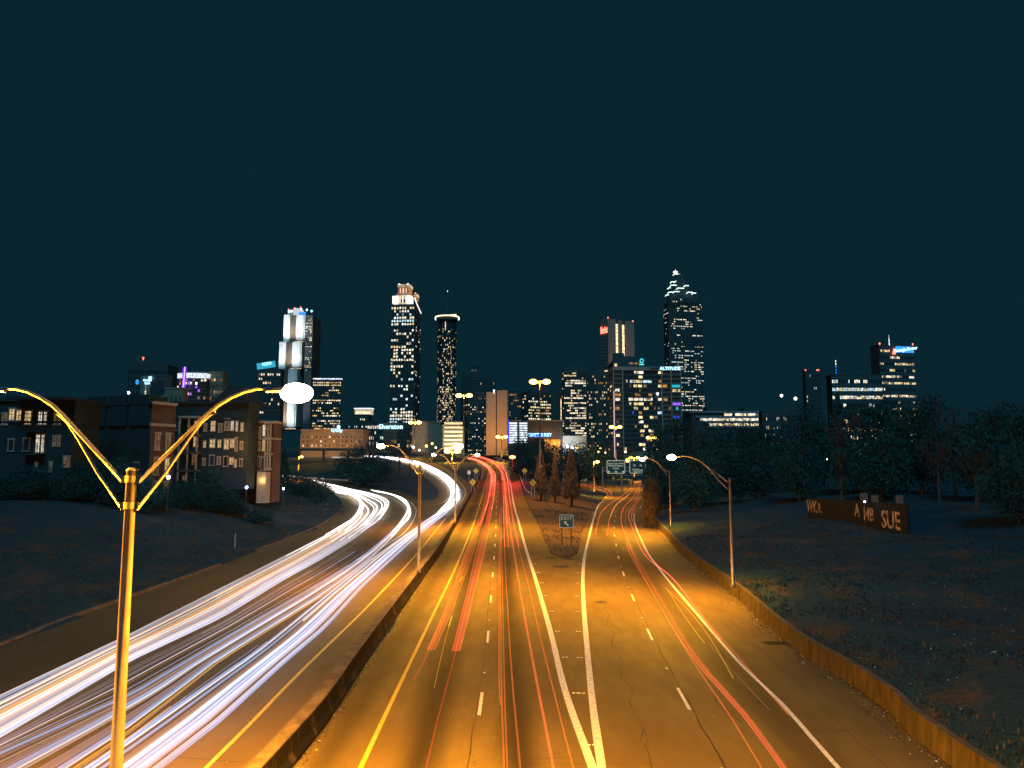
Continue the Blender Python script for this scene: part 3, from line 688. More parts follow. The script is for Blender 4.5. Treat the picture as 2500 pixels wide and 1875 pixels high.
bundle('side_upper_streaks', 'thin white streaks passing behind the dark tree cluster', [(810, 1115), (860, 1116), (900, 1118)], [(810, 1118), (860, 1118), (900, 1120)], [(.2, .12, 1, 0, 1), (.8, .12, 1, 0, 1)], .6, ext=False)
RM = ['streak_red', 'streak_deep', 'streak_orange', 'streak_rose', 'streak_yellow', 'streak_pink']
ALl = [(1152, 1335), (1173, 1272), (1189, 1226), (1196, 1185), (1197, 1156), (1190, 1142), (1174, 1131), (1160, 1124), (1140, 1120)]
ALr = [(1178, 1335), (1196, 1272), (1207, 1226), (1210, 1185), (1211, 1158), (1201, 1142), (1185, 1131), (1171, 1123), (1145, 1116)]
ARl = [(1219, 1335), (1222, 1272), (1224, 1230), (1223, 1186), (1220, 1152), (1209, 1137), (1193, 1126), (1174, 1119), (1150, 1115)]
ARr = [(1272, 1335), (1256, 1272), (1246, 1213), (1242, 1172), (1235, 1148), (1220, 1133), (1201, 1123), (1181, 1116), (1155, 1112)]
bundle('far_red_streaks', 'dense pink red tail-light streaks where the left outbound lane bends away', ALl, ALr, [(random.random(), random.uniform(.05, .11), random.choice((0, 3, 3, 2, 1)), random.choice((0, .1, .2, .3, .4, .45)), 1) for _ in range(28)], .8, False, mats=RM)
bundle('far_crimson_streaks', 'dense pink red tail-light streaks where the right outbound lane bends away', ARl, ARr, [(random.random(), random.uniform(.05, .11), random.choice((0, 3, 3, 2, 1)), random.choice((0, .1, .2, .3, .4, .45)), 1) for _ in range(28)], .8, False, mats=RM)
def red(label, paths, group=None):
    mb = MB()
    for (pts, rad, m, dz, ext) in paths:
        w_ = prep(pts, dz, ext=ext); streak_tube(mb, w_, rad, m=m)
    o = mb.build('tail_light_streak', [SM[k] for k in RM], label=label, cat='light streak', group='tail-light streaks on the outbound lanes')
q1 = [(1053, 1586), (1100, 1477), (1147, 1347), (1170, 1280), (1184, 1240), (1193, 1195), (1197, 1160)]
red('left wide red light bar with a blunt end, beside the yellow line', [([(u + o * (1 if i < 3 else .5), v) for i, (u, v) in enumerate(q1)], .035, m, .85, False) for o, m in ((-9, 0), (-6, 2), (-3, 1), (0, 2), (4, 1), (8, 2))])
q2 = [(1114, 1588), (1147, 1456), (1180, 1318), (1193, 1262), (1201, 1220), (1205, 1180), (1206, 1160)]
red('broad dark red light bar with a blunt end, left of the dashed line', [([(u + o * (1 if i < 3 else .5), v) for i, (u, v) in enumerate(q2)], .042, m, .85, False) for o, m in ((-9, 0), (-6, 1), (-3, 0), (0, 0), (3, 1), (6, 0), (9, 2))])
red('faint red streak trailing on below the blunt broad bar towards the camera', [([(1040, 1875), (1070, 1750), (1100, 1640), (1114, 1586)], .03, 1, .8, True), ([(1010, 1660), (1035, 1615), (1046, 1588)], .03, 1, .8, False)])
red('pair of thin orange red streaks just right of the dashed line', [([(1230, 1875), (1223, 1564), (1221, 1275), (1224, 1240)], .035, 2, .8, True), ([(1222, 1720), (1218, 1564), (1219, 1275), (1221, 1240)], .03, 2, .8, False), ([(1238, 1875), (1229, 1564), (1224, 1275), (1226, 1240)], .028, 2, .8, True)])
red('single orange streak in the middle of the right outbound lane', [([(1270, 1875), (1245, 1582), (1232, 1347), (1230, 1275), (1229, 1235)], .035, 2, .8, True)])
red('brightest orange red streak along the right outbound lane towards the gore', [([(1353, 1875), (1303, 1618), (1270, 1437), (1250, 1311), (1245, 1275), (1240, 1235)], .032, 0, .8, True), ([(1350, 1875), (1300, 1618), (1268, 1437), (1249, 1311), (1244, 1275), (1239, 1235)], .03, 2, .8, True)])
red('thin orange streak nearest the white gore line', [([(1400, 1875), (1379, 1796), (1317, 1546), (1288, 1420), (1259, 1311), (1252, 1275), (1245, 1235)], .03, 2, .8, True)])
red('short yellow streak pieces between the red bars of the left lane', [([(1096, 1528), (1103, 1505)], .04, 4, .7, False), ([(1122, 1420), (1130, 1408)], .04, 4, .7, False), ([(1060, 1680), (1080, 1590), (1112, 1470)], .012, 4, .7, False)])
RA = [[(1453, 1304), (1468, 1252), (1495, 1226), (1530, 1201), (1552, 1177), (1562, 1171)], [(1482, 1307), (1490, 1261), (1506, 1231), (1536, 1206), (1555, 1178), (1563, 1171)]]
red('left short salmon streak curving across the far ramp', [(RA[0], .09, 0, .8, False)]); red('right short salmon streak curving across the far ramp, with a yellow middle', [(RA[1], .09, 0, .8, False), (RA[1][1:4], .06, 4, .75, False)])
q3 = [(1915, 1875), (1817, 1742), (1690, 1593), (1600, 1445), (1545, 1350), (1525, 1301), (1516, 1266), (1525, 1236), (1547, 1212), (1560, 1185), (1564, 1170)]
red('long red streak on the ramp left of its white edge line', [(q3, .032, 0, .8, True), ([(u - 7, v) if i < 5 else (u, v) for i, (u, v) in enumerate(q3)], .035, 0, .8, True), ([(u + 5, v) if i < 5 else (u, v) for i, (u, v) in enumerate(q3)], .025, 2, .8, True)])
red('thin orange streak at the left of the red ramp streaks', [([(1860, 1875), (1788, 1756), (1683, 1600), (1600, 1460), (1560, 1385), (1538, 1330), (1528, 1290), (1530, 1247), (1552, 1215), (1562, 1190)], .03, 2, .8, False)])
red('bright salmon streak hugging the inner side of the ramp edge line', [([(1725, 1521), (1640, 1410), (1571, 1350), (1541, 1280), (1536, 1252), (1555, 1220), (1562, 1193), (1566, 1175)], .05, 3, .8, False), ([(1760, 1560), (1650, 1420), (1579, 1350), (1549, 1280), (1543, 1252), (1563, 1214), (1570, 1190), (1570, 1175)], .05, 0, .8, False)])
red('thin orange streak that crosses the ramp edge line into the shoulder', [([(1925, 1745), (1853, 1662), (1760, 1555), (1669, 1456)], .03, 2, .8, False)])
red('dim amber streak between the long ramp streaks', [([(1790, 1655), (1735, 1560), (1690, 1500), (1625, 1435)], .02, 4, .7, False), ([(1720, 1570), (1675, 1510), (1630, 1440)], .02, 4, .7, False), ([(1880, 1735), (1800, 1650), (1730, 1570)], .012, 5, .7, False)])
red('pink streaks entering from the cross street at the far left of the ramp', [([(1405, 1180), (1440, 1184), (1467, 1190), (1488, 1199), (1494, 1209)], .12, 3, .8, False), ([(1405, 1182), (1440, 1188), (1462, 1195), (1480, 1202), (1485, 1210)], .12, 0, .8, False)])
# ---------------------------------------------------------------- buildings
def glass(name, c=(0.05, 0.055, 0.06), r=0.3): return plain(name, c, tuple(x * .6 for x in c), .4, r, spec=.5, obj=False)
M['glass'] = glass('dark_glass')
M['facade'] = plain('dark_facade', (0.095, 0.10, 0.10), (0.075, 0.08, 0.08), .3, .8, obj=False)
M['facade_mid'] = plain('grey_facade', (0.12, 0.11, 0.10), (0.08, 0.075, 0.07), .3, .85, obj=False)
M['facade_tan'] = plain('tan_facade', (0.34, 0.25, 0.18), (0.24, 0.18, 0.13), .3, .85, obj=False)
M['facade_pale'] = plain('pale_facade', (0.6, 0.55, 0.48), (0.45, 0.42, 0.36), .2, .8, obj=False)
M['brick'] = plain('brown_brick_wall', (0.26, 0.14, 0.09), (0.18, 0.10, 0.07), 2.0, .9, obj=False)
LIT = [emit('window_light_warm', (1.0, .74, .38), 1.0, .9, .35), emit('window_light_white', (1.0, .88, .66), 1.15, .9, .35), emit('window_light_dim', (.9, .6, .3), .22, .8, .3), emit('window_light_cool', (.65, .88, 1.0), .95, .8, .3), emit('window_light_blue', (.04, .10, 1.0), .9), emit('window_light_cyan', (.04, .65, .9), .8), emit('window_light_amber', (1.0, .45, .08), .55, .8, .4), emit('window_light_purple', (.35, .12, 1.0), 1.2)]
EM = {'red': emit('beacon_red', (1, .12, .07), 5), 'white': emit('sign_white', (.8, .93, 1), 2.2), 'blue': emit('sign_blue', (.02, .16, 1), 2.0), 'cyan': emit('sign_cyan', (.05, .55, .8), .75), 'strip': emit('light_strip_white', (.75, .85, 1), 1.5, .5, .5), 'warm': emit('flood_lit_warm', (1, .72, .42), 1.6, .6, .6), 'purple': emit('purple_tube', (.42, .2, 1), 3.0), 'purple_edge': emit('purple_edge', (.2, .04, 1), .9), 'aqua': emit('sign_aqua', (.1, .8, .9), 1.6), 'bluestrip': emit('blue_strip', (.03, .05, 1), 1.2), 'sblue': emit('sign_sky_blue', (.03, .35, .9), 1.2), 'bluewhite': emit('sign_blue_white', (.35, .75, 1), 3.0)}
def bldg(name, label, xa, xb, vtop, Y, xc=None, side='R', th=0.0, D=None, zb=None, cat='building', group=None, vm=None):
    """box whose front spans xa..xb in the photo and whose side spans on to xc"""
    th = R(th); vm = vm if vm is not None else (vtop + 1100) / 2
    ta, tb = ray(xa, vm)[0], ray(xb, vm)[0]; c, s = math.cos(th), math.sin(th)
    zb = zb if zb is not None else (12.0 if Y > 480 else None)
    if side == 'R':
        Bx = tb * Y; W = (Bx - ta * Y) / (c + ta * s); ox, oy = Bx - W * c, Y + W * s; rz = -th
        if xc is not None: tc = ray(xc, vm)[0]; D = (tc * Y - Bx) / (s - tc * c)
    else:
        Ax = ta * Y; W = (tb * Y - Ax) / (c - tb * s); ox, oy = Ax, Y; rz = th
        if xc is not None: tc = ray(xc, vm)[0]; D = (Ax - tc * Y) / (s + tc * c)
    D = min(max(D or W * .6, 4), 160)
    if zb is None: zb = ground_z(ox, oy) - .3
    r = empty(name, (ox, oy, zb), rz, label=label, cat=cat, group=group)
    H = Z(vtop, Y) - zb
    return r, W, D, H, zb
def body(r, W, D, H, mat='facade', name='wall', x0=0, y0=0, z0=0):
    b = MB(); b.box(x0, x0 + W, y0, y0 + D, z0, z0 + H); return b.build(name, M[mat] if isinstance(mat, str) else mat, r)
def face_pt(face, W, D, a, z, off):
    if face == 'F': return (a, -off, z)
    if face == 'R': return (W + off, a, z)
    return (-off, D - a, z)
def windows(r, face, W, D, z0, z1, nx, nz, lit, wf=.62, hf=.55, name='lit_windows', off=.12, a0=0, a1=None, piers=None, pal=(0, 1, 1, 2), frame='facade', runs=.35, dark=True, colw=None):
    """rows of panes set between mullions; those too small to pick apart in the photo stay one mesh"""
    L = (W if face == 'F' else D); a1 = a1 if a1 is not None else L; cw = (a1 - a0) / nx; ch = (z1 - z0) / nz
    mats = [M['glass']] + LIT; mb = MB()
    for j in range(nz):
        p = lit(j / max(1, nz - 1)) if callable(lit) else lit
        q = random.random(); pr = min(.97, p * (2.6 if q < .22 else .45 if q < .6 else .95)); prev = False
        rowm = random.choice(pal)
        for i in range(nx):
            if colw and not colw(i, j): continue
            on = (random.random() < (runs + pr * (1 - runs)) if prev else random.random() < pr * (1 - runs * .6)); prev = on
            if not on and not dark: continue
            m = (1 + (rowm if random.random() < .6 else random.choice(pal))) if on else 0
            x0 = a0 + cw * (i + .5 - wf / 2 * (random.uniform(.55, 1) if on else 1)); x1 = a0 + cw * (i + .5 + wf / 2); zz0 = z0 + ch * (j + .5 - hf / 2); zz1 = z0 + ch * (j + .5 + hf / 2 * (random.uniform(.7, 1) if on else 1))
            mb.quad(face_pt(face, W, D, x0, zz0, off), face_pt(face, W, D, x1, zz0, off), face_pt(face, W, D, x1, zz1, off), face_pt(face, W, D, x0, zz1, off), m)
    mb.build(name, mats, r, kind='stuff')
    if piers:
        pb = MB(); k = piers
        for i in range(0, nx + 1, k):
            a = a0 + cw * i; w_ = cw * .12
            p = [face_pt(face, W, D, a - w_, z0, .02), face_pt(face, W, D, a + w_, z1, off + .35)]
            pb.box(min(p[0][0], p[1][0]), max(p[0][0], p[1][0]), min(p[0][1], p[1][1]), max(p[0][1], p[1][1]), z0, z1)
        pb.build('mullions', M[frame], r, kind='stuff')
def roofbox(r, W, D, H, h=4, mat='facade', f=.25):
    b = MB(); b.box(W * f, W * (1 - f), D * f, D * (1 - f), H, H + h); b.build('plant_room', M[mat], r)
def beacon(r, x, y, z, s=.9, m='red'):
    b = MB(); b.box(x - .15, x + .15, y - .15, y + .15, z - 1.2, z); b.ball((x, y, z + s * .6), s, 8, 6); b.build('beacon', EM[m], r)
def bands(r, W, D, z0, z1, n, mat='facade', t=.5, proj=.5, sides=True):
    mb = MB()
    for i in range(n + 1):
        z = z0 + (z1 - z0) * i / n; mb.box(-proj, W + proj, -proj, D + proj if sides else 0, z - t / 2, z + t / 2)
    mb.build('floor_bands', M[mat], r, kind='stuff')

# stepped bank tower, floodlit
Y = 900
r, W, D, H, zb = bldg('bank_tower', 'floodlit white stepped bank tower behind the glare of the near lamp', 683, 760, 765, Y, D=40, vm=900)
sc = Y / FPX
fl = plain('floodlit_stone', (.72, .70, .66), (.6, .57, .52), .1, .8, obj=False); lou = plain('brown_louvre_stone', (.42, .26, .13), (.33, .2, .1), .1, .8, obj=False)
def px2(u): return (ray(u, 900)[0] * Y - r.location.x)
def zz(v): return Z(v, Y) - zb
for (ua, ub, um0, um1, v1, v0, yo) in ((689, 741, 704, 719, 768, 836, 0), (683, 737, 699, 714, 836, 903, -5), (676, 731, 693, 709, 903, 1050, -10)):
    b = MB(); b.box(px2(ua), px2(um0), yo, 30, zz(v0), zz(v1)); b.build('floodlit_shaft', fl, r)
    b = MB(); b.box(px2(um1) + 1.5, px2(ub) - 1.5, yo, 30, zz(v0) + 2.5, zz(v1)); b.box(px2(um1), px2(ub), yo + 1.5, 30, zz(v0) + 4, zz(v1)); b.build('floodlit_shaft', fl, r)
    b = MB(); b.box(px2(um0), px2(um1), yo + 2.5, 30, zz(v0), zz(v1)); c_ = b.build('louvred_bay', lou, r)
    n = 24 if v0 < 1000 else 36; lb = MB()
    for i in range(n): z = zz(v0) + (zz(v1) - zz(v0)) * (i + .5) / n; lb.box(px2(um0) + .2, px2(um1) - .2, yo + 1.8, yo + 2.6, z - .22, z + .22)
    lb.build('louvres', M['facade'], r, kind='stuff')
    for uu in (ua + 8, ub - 12):
        p = spot((px2(uu), yo - 24, zz(v0) - 2), 70000, (.85, .93, 1), 2.5, r, 80, 1.0); p.rotation_euler = (R(90 + 48), 0, 0)
    p = spot((px2((um0 + um1) / 2), yo - 5, zz(v0) + 2), 17000, (1, .6, .3), 1, r, 60, 1); p.rotation_euler = (R(90 + 65), 0, 0)
    gl = MB()
    for k in range(7): x = px2(um1) + (px2(ub) - px2(um1)) * k / 6; gl.ball((x, yo - .6, zz(v0) + 1), .5, 6, 4)
    gl.build('ledge_lights', EM['warm'], r, kind='stuff')
b = MB(); b.box(px2(741), px2(759), 3, 42, 0, zz(768)); b.build('side_wall', M['facade'], r)
windows(r, 'F', px2(759) - px2(741), 0, zz(905), zz(775), 7, 34, .32, a0=px2(742), a1=px2(758), off=-2.7, wf=.8, pal=(1, 1, 0, 2))
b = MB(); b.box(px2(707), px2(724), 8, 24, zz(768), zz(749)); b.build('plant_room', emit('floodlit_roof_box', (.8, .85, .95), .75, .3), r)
b = MB(); b.box(px2(693), px2(706), 8, 24, zz(768), zz(752)); b.build('plant_room', M['facade_pale'], r)
for uu, vv, m in ((697, 759, 'white'), (703, 758, 'white'), (727, 753, 'white'), (741, 755, 'white'), (753, 758, 'bluewhite')): beacon(r, px2(uu), 7, zz(vv), 1.3, m)
for uu, vv in ((695, 752), (725, 747), (710, 749)): beacon(r, px2(uu), 8, zz(vv), .6)
b = MB(); b.box(px2(724), px2(741), 2, 3, zz(768), zz(761)); b.build('blue_roof_glow', EM['sblue'], r)

# big tower with an ornate crown
Y = 1000
r, W, D, H, zb = bldg('crowned_skyscraper', 'tall dark skyscraper with many lit square windows and a glowing cream temple crown', 953, 1010, 742, Y, xc=1026, th=6, vm=880)
body(r, W, D, H)
windows(r, 'F', W, D, 6, H - 3, 9, 46, lambda t: .80 if .06 < t < .30 else (.42 if t < .06 else (.6 if t > .9 else .30)), wf=.74, hf=.66, piers=1, pal=(0, 1, 1, 1, 3), runs=.15)
windows(r, 'R', W, D, 6, H - 6, 8, 46, .10, wf=.5, pal=(0, 2, 1), dark=False)
cz = lambda v: Z(v, Y) - zb
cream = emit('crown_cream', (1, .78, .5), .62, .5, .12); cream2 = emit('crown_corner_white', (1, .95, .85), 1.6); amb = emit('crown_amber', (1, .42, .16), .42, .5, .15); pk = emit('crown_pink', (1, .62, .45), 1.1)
u2 = lambda u, v=720: X(u, v, Y) - r.location.x
def cb(name, ua, ub, v0, v1, y0, y1, m, v=720):
    b = MB(); b.box(u2(ua, v), u2(ub, v), y0, y1, cz(v0), cz(v1)); return b.build(name, m, r)
cb('crown_base', 965, 1000, 739, 720, 0, 22, cream)
for a, b_ in ((958, 970), (993, 1005)): cb('crown_corner_pavilion', a, b_, 740, 722, -1.5, 10, cream2)
for a in (978, 986): cb('crown_arch', a, a + 4.5, 738, 730, -.4, 1, M['facade'])
for a in (972, 976, 982.3, 990.6): cb('crown_pilaster', a, a + 1.2, 739, 723, -.7, 0, cream2)
cb('crown_ledge', 967, 999, 720, 714.5, 2, 20, cream); cb('crown_gallery_band', 968, 1000, 718, 716, 1, 21, M['facade'])
cb('crown_temple', 970, 999, 714.5, 699, 3, 18, amb)
for a in (974.5, 981, 989): cb('crown_lit_opening', a, a + (4 if a == 981 else 2.6), 713, 702, 2.4, 3.2, pk)
for a in (971.5, 978.3, 986.3, 993): cb('crown_column', a, a + 1.4, 714, 699, 2.0, 3.4, M['facade_tan'])
cb('crown_cornice', 969, 1000, 699, 697.5, 1.5, 19, cream); cb('crown_dark_band', 970, 999, 697.5, 695.5, 2.5, 18, M['facade']); cb('crown_parapet', 969, 1000, 695.5, 693, 1.5, 19, cream)
for a in (972, 993.5):
    b = MB(); b.ball((u2(a), 4, cz(692)), 1.5, 8, 6); b.build('crown_finial', cream2, r)
cb('crown_rear_temple', 1000, 1008, 722, 706, 24, 36, amb); cb('crown_rear_cornice', 999, 1009, 713, 711, 23, 37, cream)
for a, v in ((1002, 705), (1005, 708), (1008, 711)):
    b = MB(); b.ball((u2(a), 28, cz(v)), 1.2, 8, 6); b.build('crown_finial', cream2, r)
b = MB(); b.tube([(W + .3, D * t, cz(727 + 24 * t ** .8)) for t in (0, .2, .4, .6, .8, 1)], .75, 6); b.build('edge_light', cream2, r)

# cylindrical hotel tower
Y = 1050
ux = X(1089, 880, Y); zb = 12; rad = (X(1112, 880, Y) - X(1066, 880, Y)) / 2
r = empty('round_hotel_tower', (ux, Y + rad, zb), label='slim dark cylindrical tower with a lit ring at the top and a thin antenna', cat='building')
cz = lambda v: Z(v, Y) - zb
b = MB(); b.tube([(0, 0, 0), (0, 0, cz(786))], rad, 40); b.build('shaft', M['glass'], r)
mb = MB(); nz = 58; nxx = 30
for j in range(nz):
    for i in range(nxx):
        a0 = math.pi + math.pi * (i + .2) / nxx; a1 = math.pi + math.pi * (i + .8) / nxx
        t = j / nz
        if random.random() > (.30 if t < .55 else .16) * (1.5 if .3 < (i / nxx) < .75 else .7): continue
        z0 = 5 + (cz(800) - 5) * j / nz; z1 = z0 + 2.0; R_ = rad + .12
        mb.quad((R_ * math.cos(a0), R_ * math.sin(a0), z0), (R_ * math.cos(a1), R_ * math.sin(a1), z0), (R_ * math.cos(a1), R_ * math.sin(a1), z1), (R_ * math.cos(a0), R_ * math.sin(a0), z1), random.choice((0, 0, 1, 2)))
mb.build('lit_windows', LIT, r, kind='stuff')
b = MB(); b.tube([(0, 0, cz(787)), (0, 0, cz(781)), (0, 0, cz(779)), (0, 0, cz(771))], [rad * .8, rad * 1.0, rad * 1.22, rad * 1.22], 40); b.build('restaurant_ring', M['facade'], r)
b = MB(); mr = rad * 1.27
b.tube([(mr * math.cos(a), mr * math.sin(a), cz(771 - 2.5 * (1 - abs(math.cos(a))) * 0)) for a in [math.pi * 1.0 + math.pi * k / 24 for k in range(25)]], .95, 6); b.build('ring_light', emit('ring_glow', (1, .68, .42), 2.2), r)
for sg in (-1, 1):
    b = MB(); b.tube([(sg * mr, 0, cz(773)), (sg * mr * .93, -3, cz(777.5))], 1.2, 8); b.build('ring_floodlight', EM['white'], r)
b = MB(); b.box(0, rad * .9, -2, 4, cz(771), cz(765)); b.build('roof_box', M['facade'], r)
b = MB(); b.tube([(rad * .1, -2.4, cz(766)), (rad * 1.0, -2.4, cz(764.5))], .9, 6); b.build('roof_light', EM['warm'], r)
b = MB(); b.tube([(-rad * .1, -rad - .6, cz(806)), (-rad * .1, -rad - .6, cz(786))], .45, 6); b.build('lift_light', EM['warm'], r)
b = MB(); b.tube([(0, 0, cz(768)), (0, 0, cz(707))], [.5, .15], 6); b.build('antenna', M['facade_mid'], r)
beacon(r, 0, 0, cz(706), .6, 'white')

# concrete slab hotel with two light strips
Y = 850
r, W, D, H, zb = bldg('slab_hotel_tower', 'tan concrete slab tower with two vertical strips of lamps and a red sign', 1485, 1549, 777, Y, xc=1466, side='L', th=34, vm=850)
cz = lambda v: Z(v, Y) - zb
f = W / 64; b = MB()
for a, c in ((0, 18.5), (26.5, 33.5), (44, 64)): b.box(a * f, c * f, 0, D, 0, H)
b.build('wall', plain('slab_tower_concrete', (.36, .25, .20), (.32, .22, .18), .06, .9, obj=False), r)
b = MB(); b.box(18.5 * f, 26.5 * f, 1.6, D, 0, H - .5); b.box(33.5 * f, 44 * f, 1.6, D, 0, H - .5); b.build('recess', M['facade'], r)
for a in (22.5, 38.5):
    b = MB()
    for k in range(48): z = H - 6 - k * 1.7; b.box(a * f - 1.5, a * f + 1.5, .9, 1.5, z, z + (1.15 if k % 3 else .8))
    b.build('light_strip', emit('strip_lamp_warm', (1, .78, .42), 1.8, .5, .5), r)
windows(r, 'L', W, D, 8, H - 10, 9, 36, .04, wf=.6, pal=(2, 0), a0=0, a1=D)
beacon(r, 1, 1, H + .5, .8); beacon(r, W - 1, 1, H + .5, .8)
s_ = text_mesh('Marriott', 11.5, .2, EM['red'], 'sign_lettering', r, (-.4, D * .5, H - 13), (R(90), 0, R(-90))); s_.scale = (D / 48 * 1.05, 1, 1)
p = spot((W / 2, -70, 0), 600000, (1, .55, .32), 5, r, 100, 1); p.rotation_euler = (R(90 + 32), 0, 0)

# white framed apartment tower
Y = 560
r, W, D, H, zb = bldg('framed_apartment_tower', 'wide apartment tower with pale frame grid, mixed lit windows and ALTITUDE sign', 1498, 1664, 896, Y, xc=1487, side='L', th=3, vm=990)
body(r, W, D, H, M['facade'])
cz = lambda v: Z(v, Y) - zb
f = W / 166.0; fr = plain('pale_frame', (.42, .30, .25), (.36, .26, .22), .2, .8, obj=False)
b = MB(); b.box(-.3, W + .3, -1.2, D + .3, cz(904), cz(895)); b.build('roof_fascia', fr, r)
b = MB(); b.box(104 * f - 15 * f, 104 * f + 16 * f, -1.4, -1.19, cz(902), cz(896.5)); b.build('fascia_recess', M['facade'], r)
for a in (0, 22.5, 118, 141, 164.5):
    b = MB(); b.box(a * f - .35, a * f + .45, -1.1, 0, 0, cz(904)); b.build('frame_post', fr, r)
nf = 20; fh = (cz(904) - 0) / nf
for j in range(1, nf):
    z = cz(904) - fh * j
    for a, c in ((.4, 22), (119, 164)):
        b = MB(); b.box(a * f + .2, c * f, -1.0, 0, z - .18, z + .18); b.build('frame_rail', fr, r)
lit_rows = {0: [(51, 74, 1), (110, 121, 0)], 1: [(61, 72, 0)], 2: [(31, 35, 0), (40, 47, 3), (49, 71, 0), (73, 94, 3), (111, 119, 6)], 3: [(40, 43, 2), (49, 58, 0), (60, 70, 0), (74, 82, 2), (109, 120, 0), (121, 132, 6), (143, 163, 5)], 4: [(4, 15, 1), (63, 66, 2), (144, 163, 0)], 5: [(4, 18, 6), (52, 66, 6), (85, 94, 6)],
    6: [(4, 16, 1), (37, 47, 1), (49, 72, 1), (74, 95, 1), (108, 120, 1), (122, 132, 6)], 7: [(38, 43, 0), (49, 73, 0), (89, 94, 6), (144, 164, 7)], 8: [(4, 14, 6), (49, 59, 0), (73, 85, 0), (98, 102, 2), (107, 113, 2), (134, 140, 2), (152, 158, 5)], 9: [(61, 68, 6), (45, 49, 4), (107, 119, 3)], 10: [(60, 70, 0), (88, 97, 0), (99, 107, 2), (145, 162, 4)],
    11: [(6, 12, 2), (60, 72, 1)], 12: [(50, 56, 2), (73, 83, 0), (154, 160, 6)], 13: [(63, 74, 0), (84, 97, 1)], 14: [(65, 72, 6), (88, 96, 6), (4, 14, 0)], 15: [(78, 92, 6), (104, 108, 0)], 16: [(7, 12, 0), (60, 76, 0), (95, 104, 6)], 17: [(22, 30, 0), (70, 78, 1)]}
for j in range(nf):
    z1 = cz(904) - fh * j - .5; z0 = z1 - fh + 1.0
    for a, c, m in lit_rows.get(j, []):
        n = max(1, round((c - a) / 11.5))
        for k in range(n):
            x0 = (a + (c - a) * k / n) * f + .1; x1 = (a + (c - a) * (k + 1) / n) * f - .1
            b = MB(); b.box(x0, x1, -.22, -.02, z0 + .35, z1 - .1); wd = b.build('window', LIT[m], r)
            b = MB(); b.box((x0 + x1) / 2 - .06, (x0 + x1) / 2 + .06, -.3, -.22, z0 + .35, z1 - .1); b.build('mullion', M['facade'], wd)
gb = MB()
for j in range(nf):
    z1 = cz(904) - fh * j - .5; gb.box(23.5 * f, 117 * f, -.12, -.01, z1 - fh + 1.2, z1)
gb.build('dark_glazing', M['glass'], r, kind='stuff')
windows(r, 'L', W, D, 3, cz(904), 4, nf, .12, pal=(0, 2), off=.1)
text_mesh('ALTITUDE', 3.4, .1, EM['bluewhite'], 'sign_lettering', r, (138.5 * f, -1.5, cz(899.6)), xs=1.0, space=1.02)
b = MB(); b.tube([(.2 * f, -1.6, cz(955)), (.2 * f, -1.6, cz(1120))], .42, 8); b.build('lit_corner_tube', emit('corner_tube', (.75, .5, .62), .9), r)
beacon(r, 107 * f, -1.0, cz(963), 1.0, 'white')
b = MB(); b.box(20 * f, 120 * f, -6, 0, 0, 6); b.build('podium', M['facade_tan'], r)

# dark block behind with aqua logo
r, W, D, H, zb = bldg('dark_rooftop_tower', 'dark tower behind the framed apartments with a small aqua logo near its roof', 1497, 1582, 880, 700, D=30)
body(r, W, D, H); roofbox(r, W, D, H, 5)
b = MB(); b.box(W * .04, W * .34, 0, 8, H, H + 7); b.build('stair_tower', M['facade'], r)
zq = Z(881, 700) - zb; b = MB()
b.tube([(W * .84 + 1.5 * math.cos(a), -.4, zq + 1.9 * math.sin(a)) for a in [i * math.pi / 6 for i in range(13)]], .35, 6, cap=False); b.build('logo_ring', EM['aqua'], r)
b = MB(); b.box(W * .84 - 2, W * .84 + 2, -.5, -.1, zq - 3.9, zq - 3); b.build('logo_bar', EM['aqua'], r)
windows(r, 'F', W, D, H - 4.5, H - 1, 14, 1, .6, a0=W * .38, a1=W * .8, pal=(2, 6), dark=False, name='roof_lights')
b = MB(); b.box(W * .055, W * .13, -.5, 0, H - 9, H - 3); b.build('lit_stair_window', LIT[0], r)

# stepped pyramid skyscraper
Y = 1000
r, W, D, H, zb = bldg('pyramid_top_skyscraper', 'tallest skyscraper with stepped pyramid top outlined by pale light bars', 1634, 1717, 740, Y, xc=1622, side='L', th=12, vm=880)
cz = lambda v: Z(v, Y) - zb
f = W / 83.0
def tier(ua, ub, v0, v1, inset): 
    b = MB(); a, c = (ua - 1634) * f, (ub - 1634) * f; b.box(a, c, inset, D - inset, cz(v0), cz(v1)); b.build('tier', M['facade'], r)
body(r, W, D, cz(752))
for ua, ub, v0, v1, i in ((1636, 1715, 752, 737, 1), (1641, 1708, 737, 722, 3), (1647, 1702, 722, 712, 6), (1652, 1694, 712, 703, 9), (1657, 1690, 703, 692, 12), (1662, 1683, 692, 678, 15), (1667, 1679, 678, 664, 18)): tier(ua, ub, v0, v1, min(i, D * .42))
def bar(ua, ub, v, hook=True, m='strip2', y=-.8, name='light_bar'):
    a, c = (ua - 1634) * f, (ub - 1634) * f; z = cz(v); b = MB(); b.tube([(a - 1.6, y + 1.6, z - 1.8), (a, y, z), (c, y, z)] if hook else [(a, y, z), (c, y, z)], .62, 6); b.build(name, M['bar'], r)
M['bar'] = emit('pyramid_bar_light', (.78, 1, .88), 1.7)
for q in ((1658, 1672, 663.5), (1651, 1660, 683), (1660, 1675, 681.5), (1675, 1682, 683), (1646, 1659, 693.5), (1680, 1689, 693), (1662, 1677, 700), (1640, 1644.5, 700.5), (1637, 1648, 713), (1650, 1662, 711), (1683, 1695, 711), (1696, 1703, 712.5), (1631, 1636, 720)):
    bar(q[0], q[1], q[2], y=-.6 if q[2] > 705 else 4 if q[2] > 690 else 9)
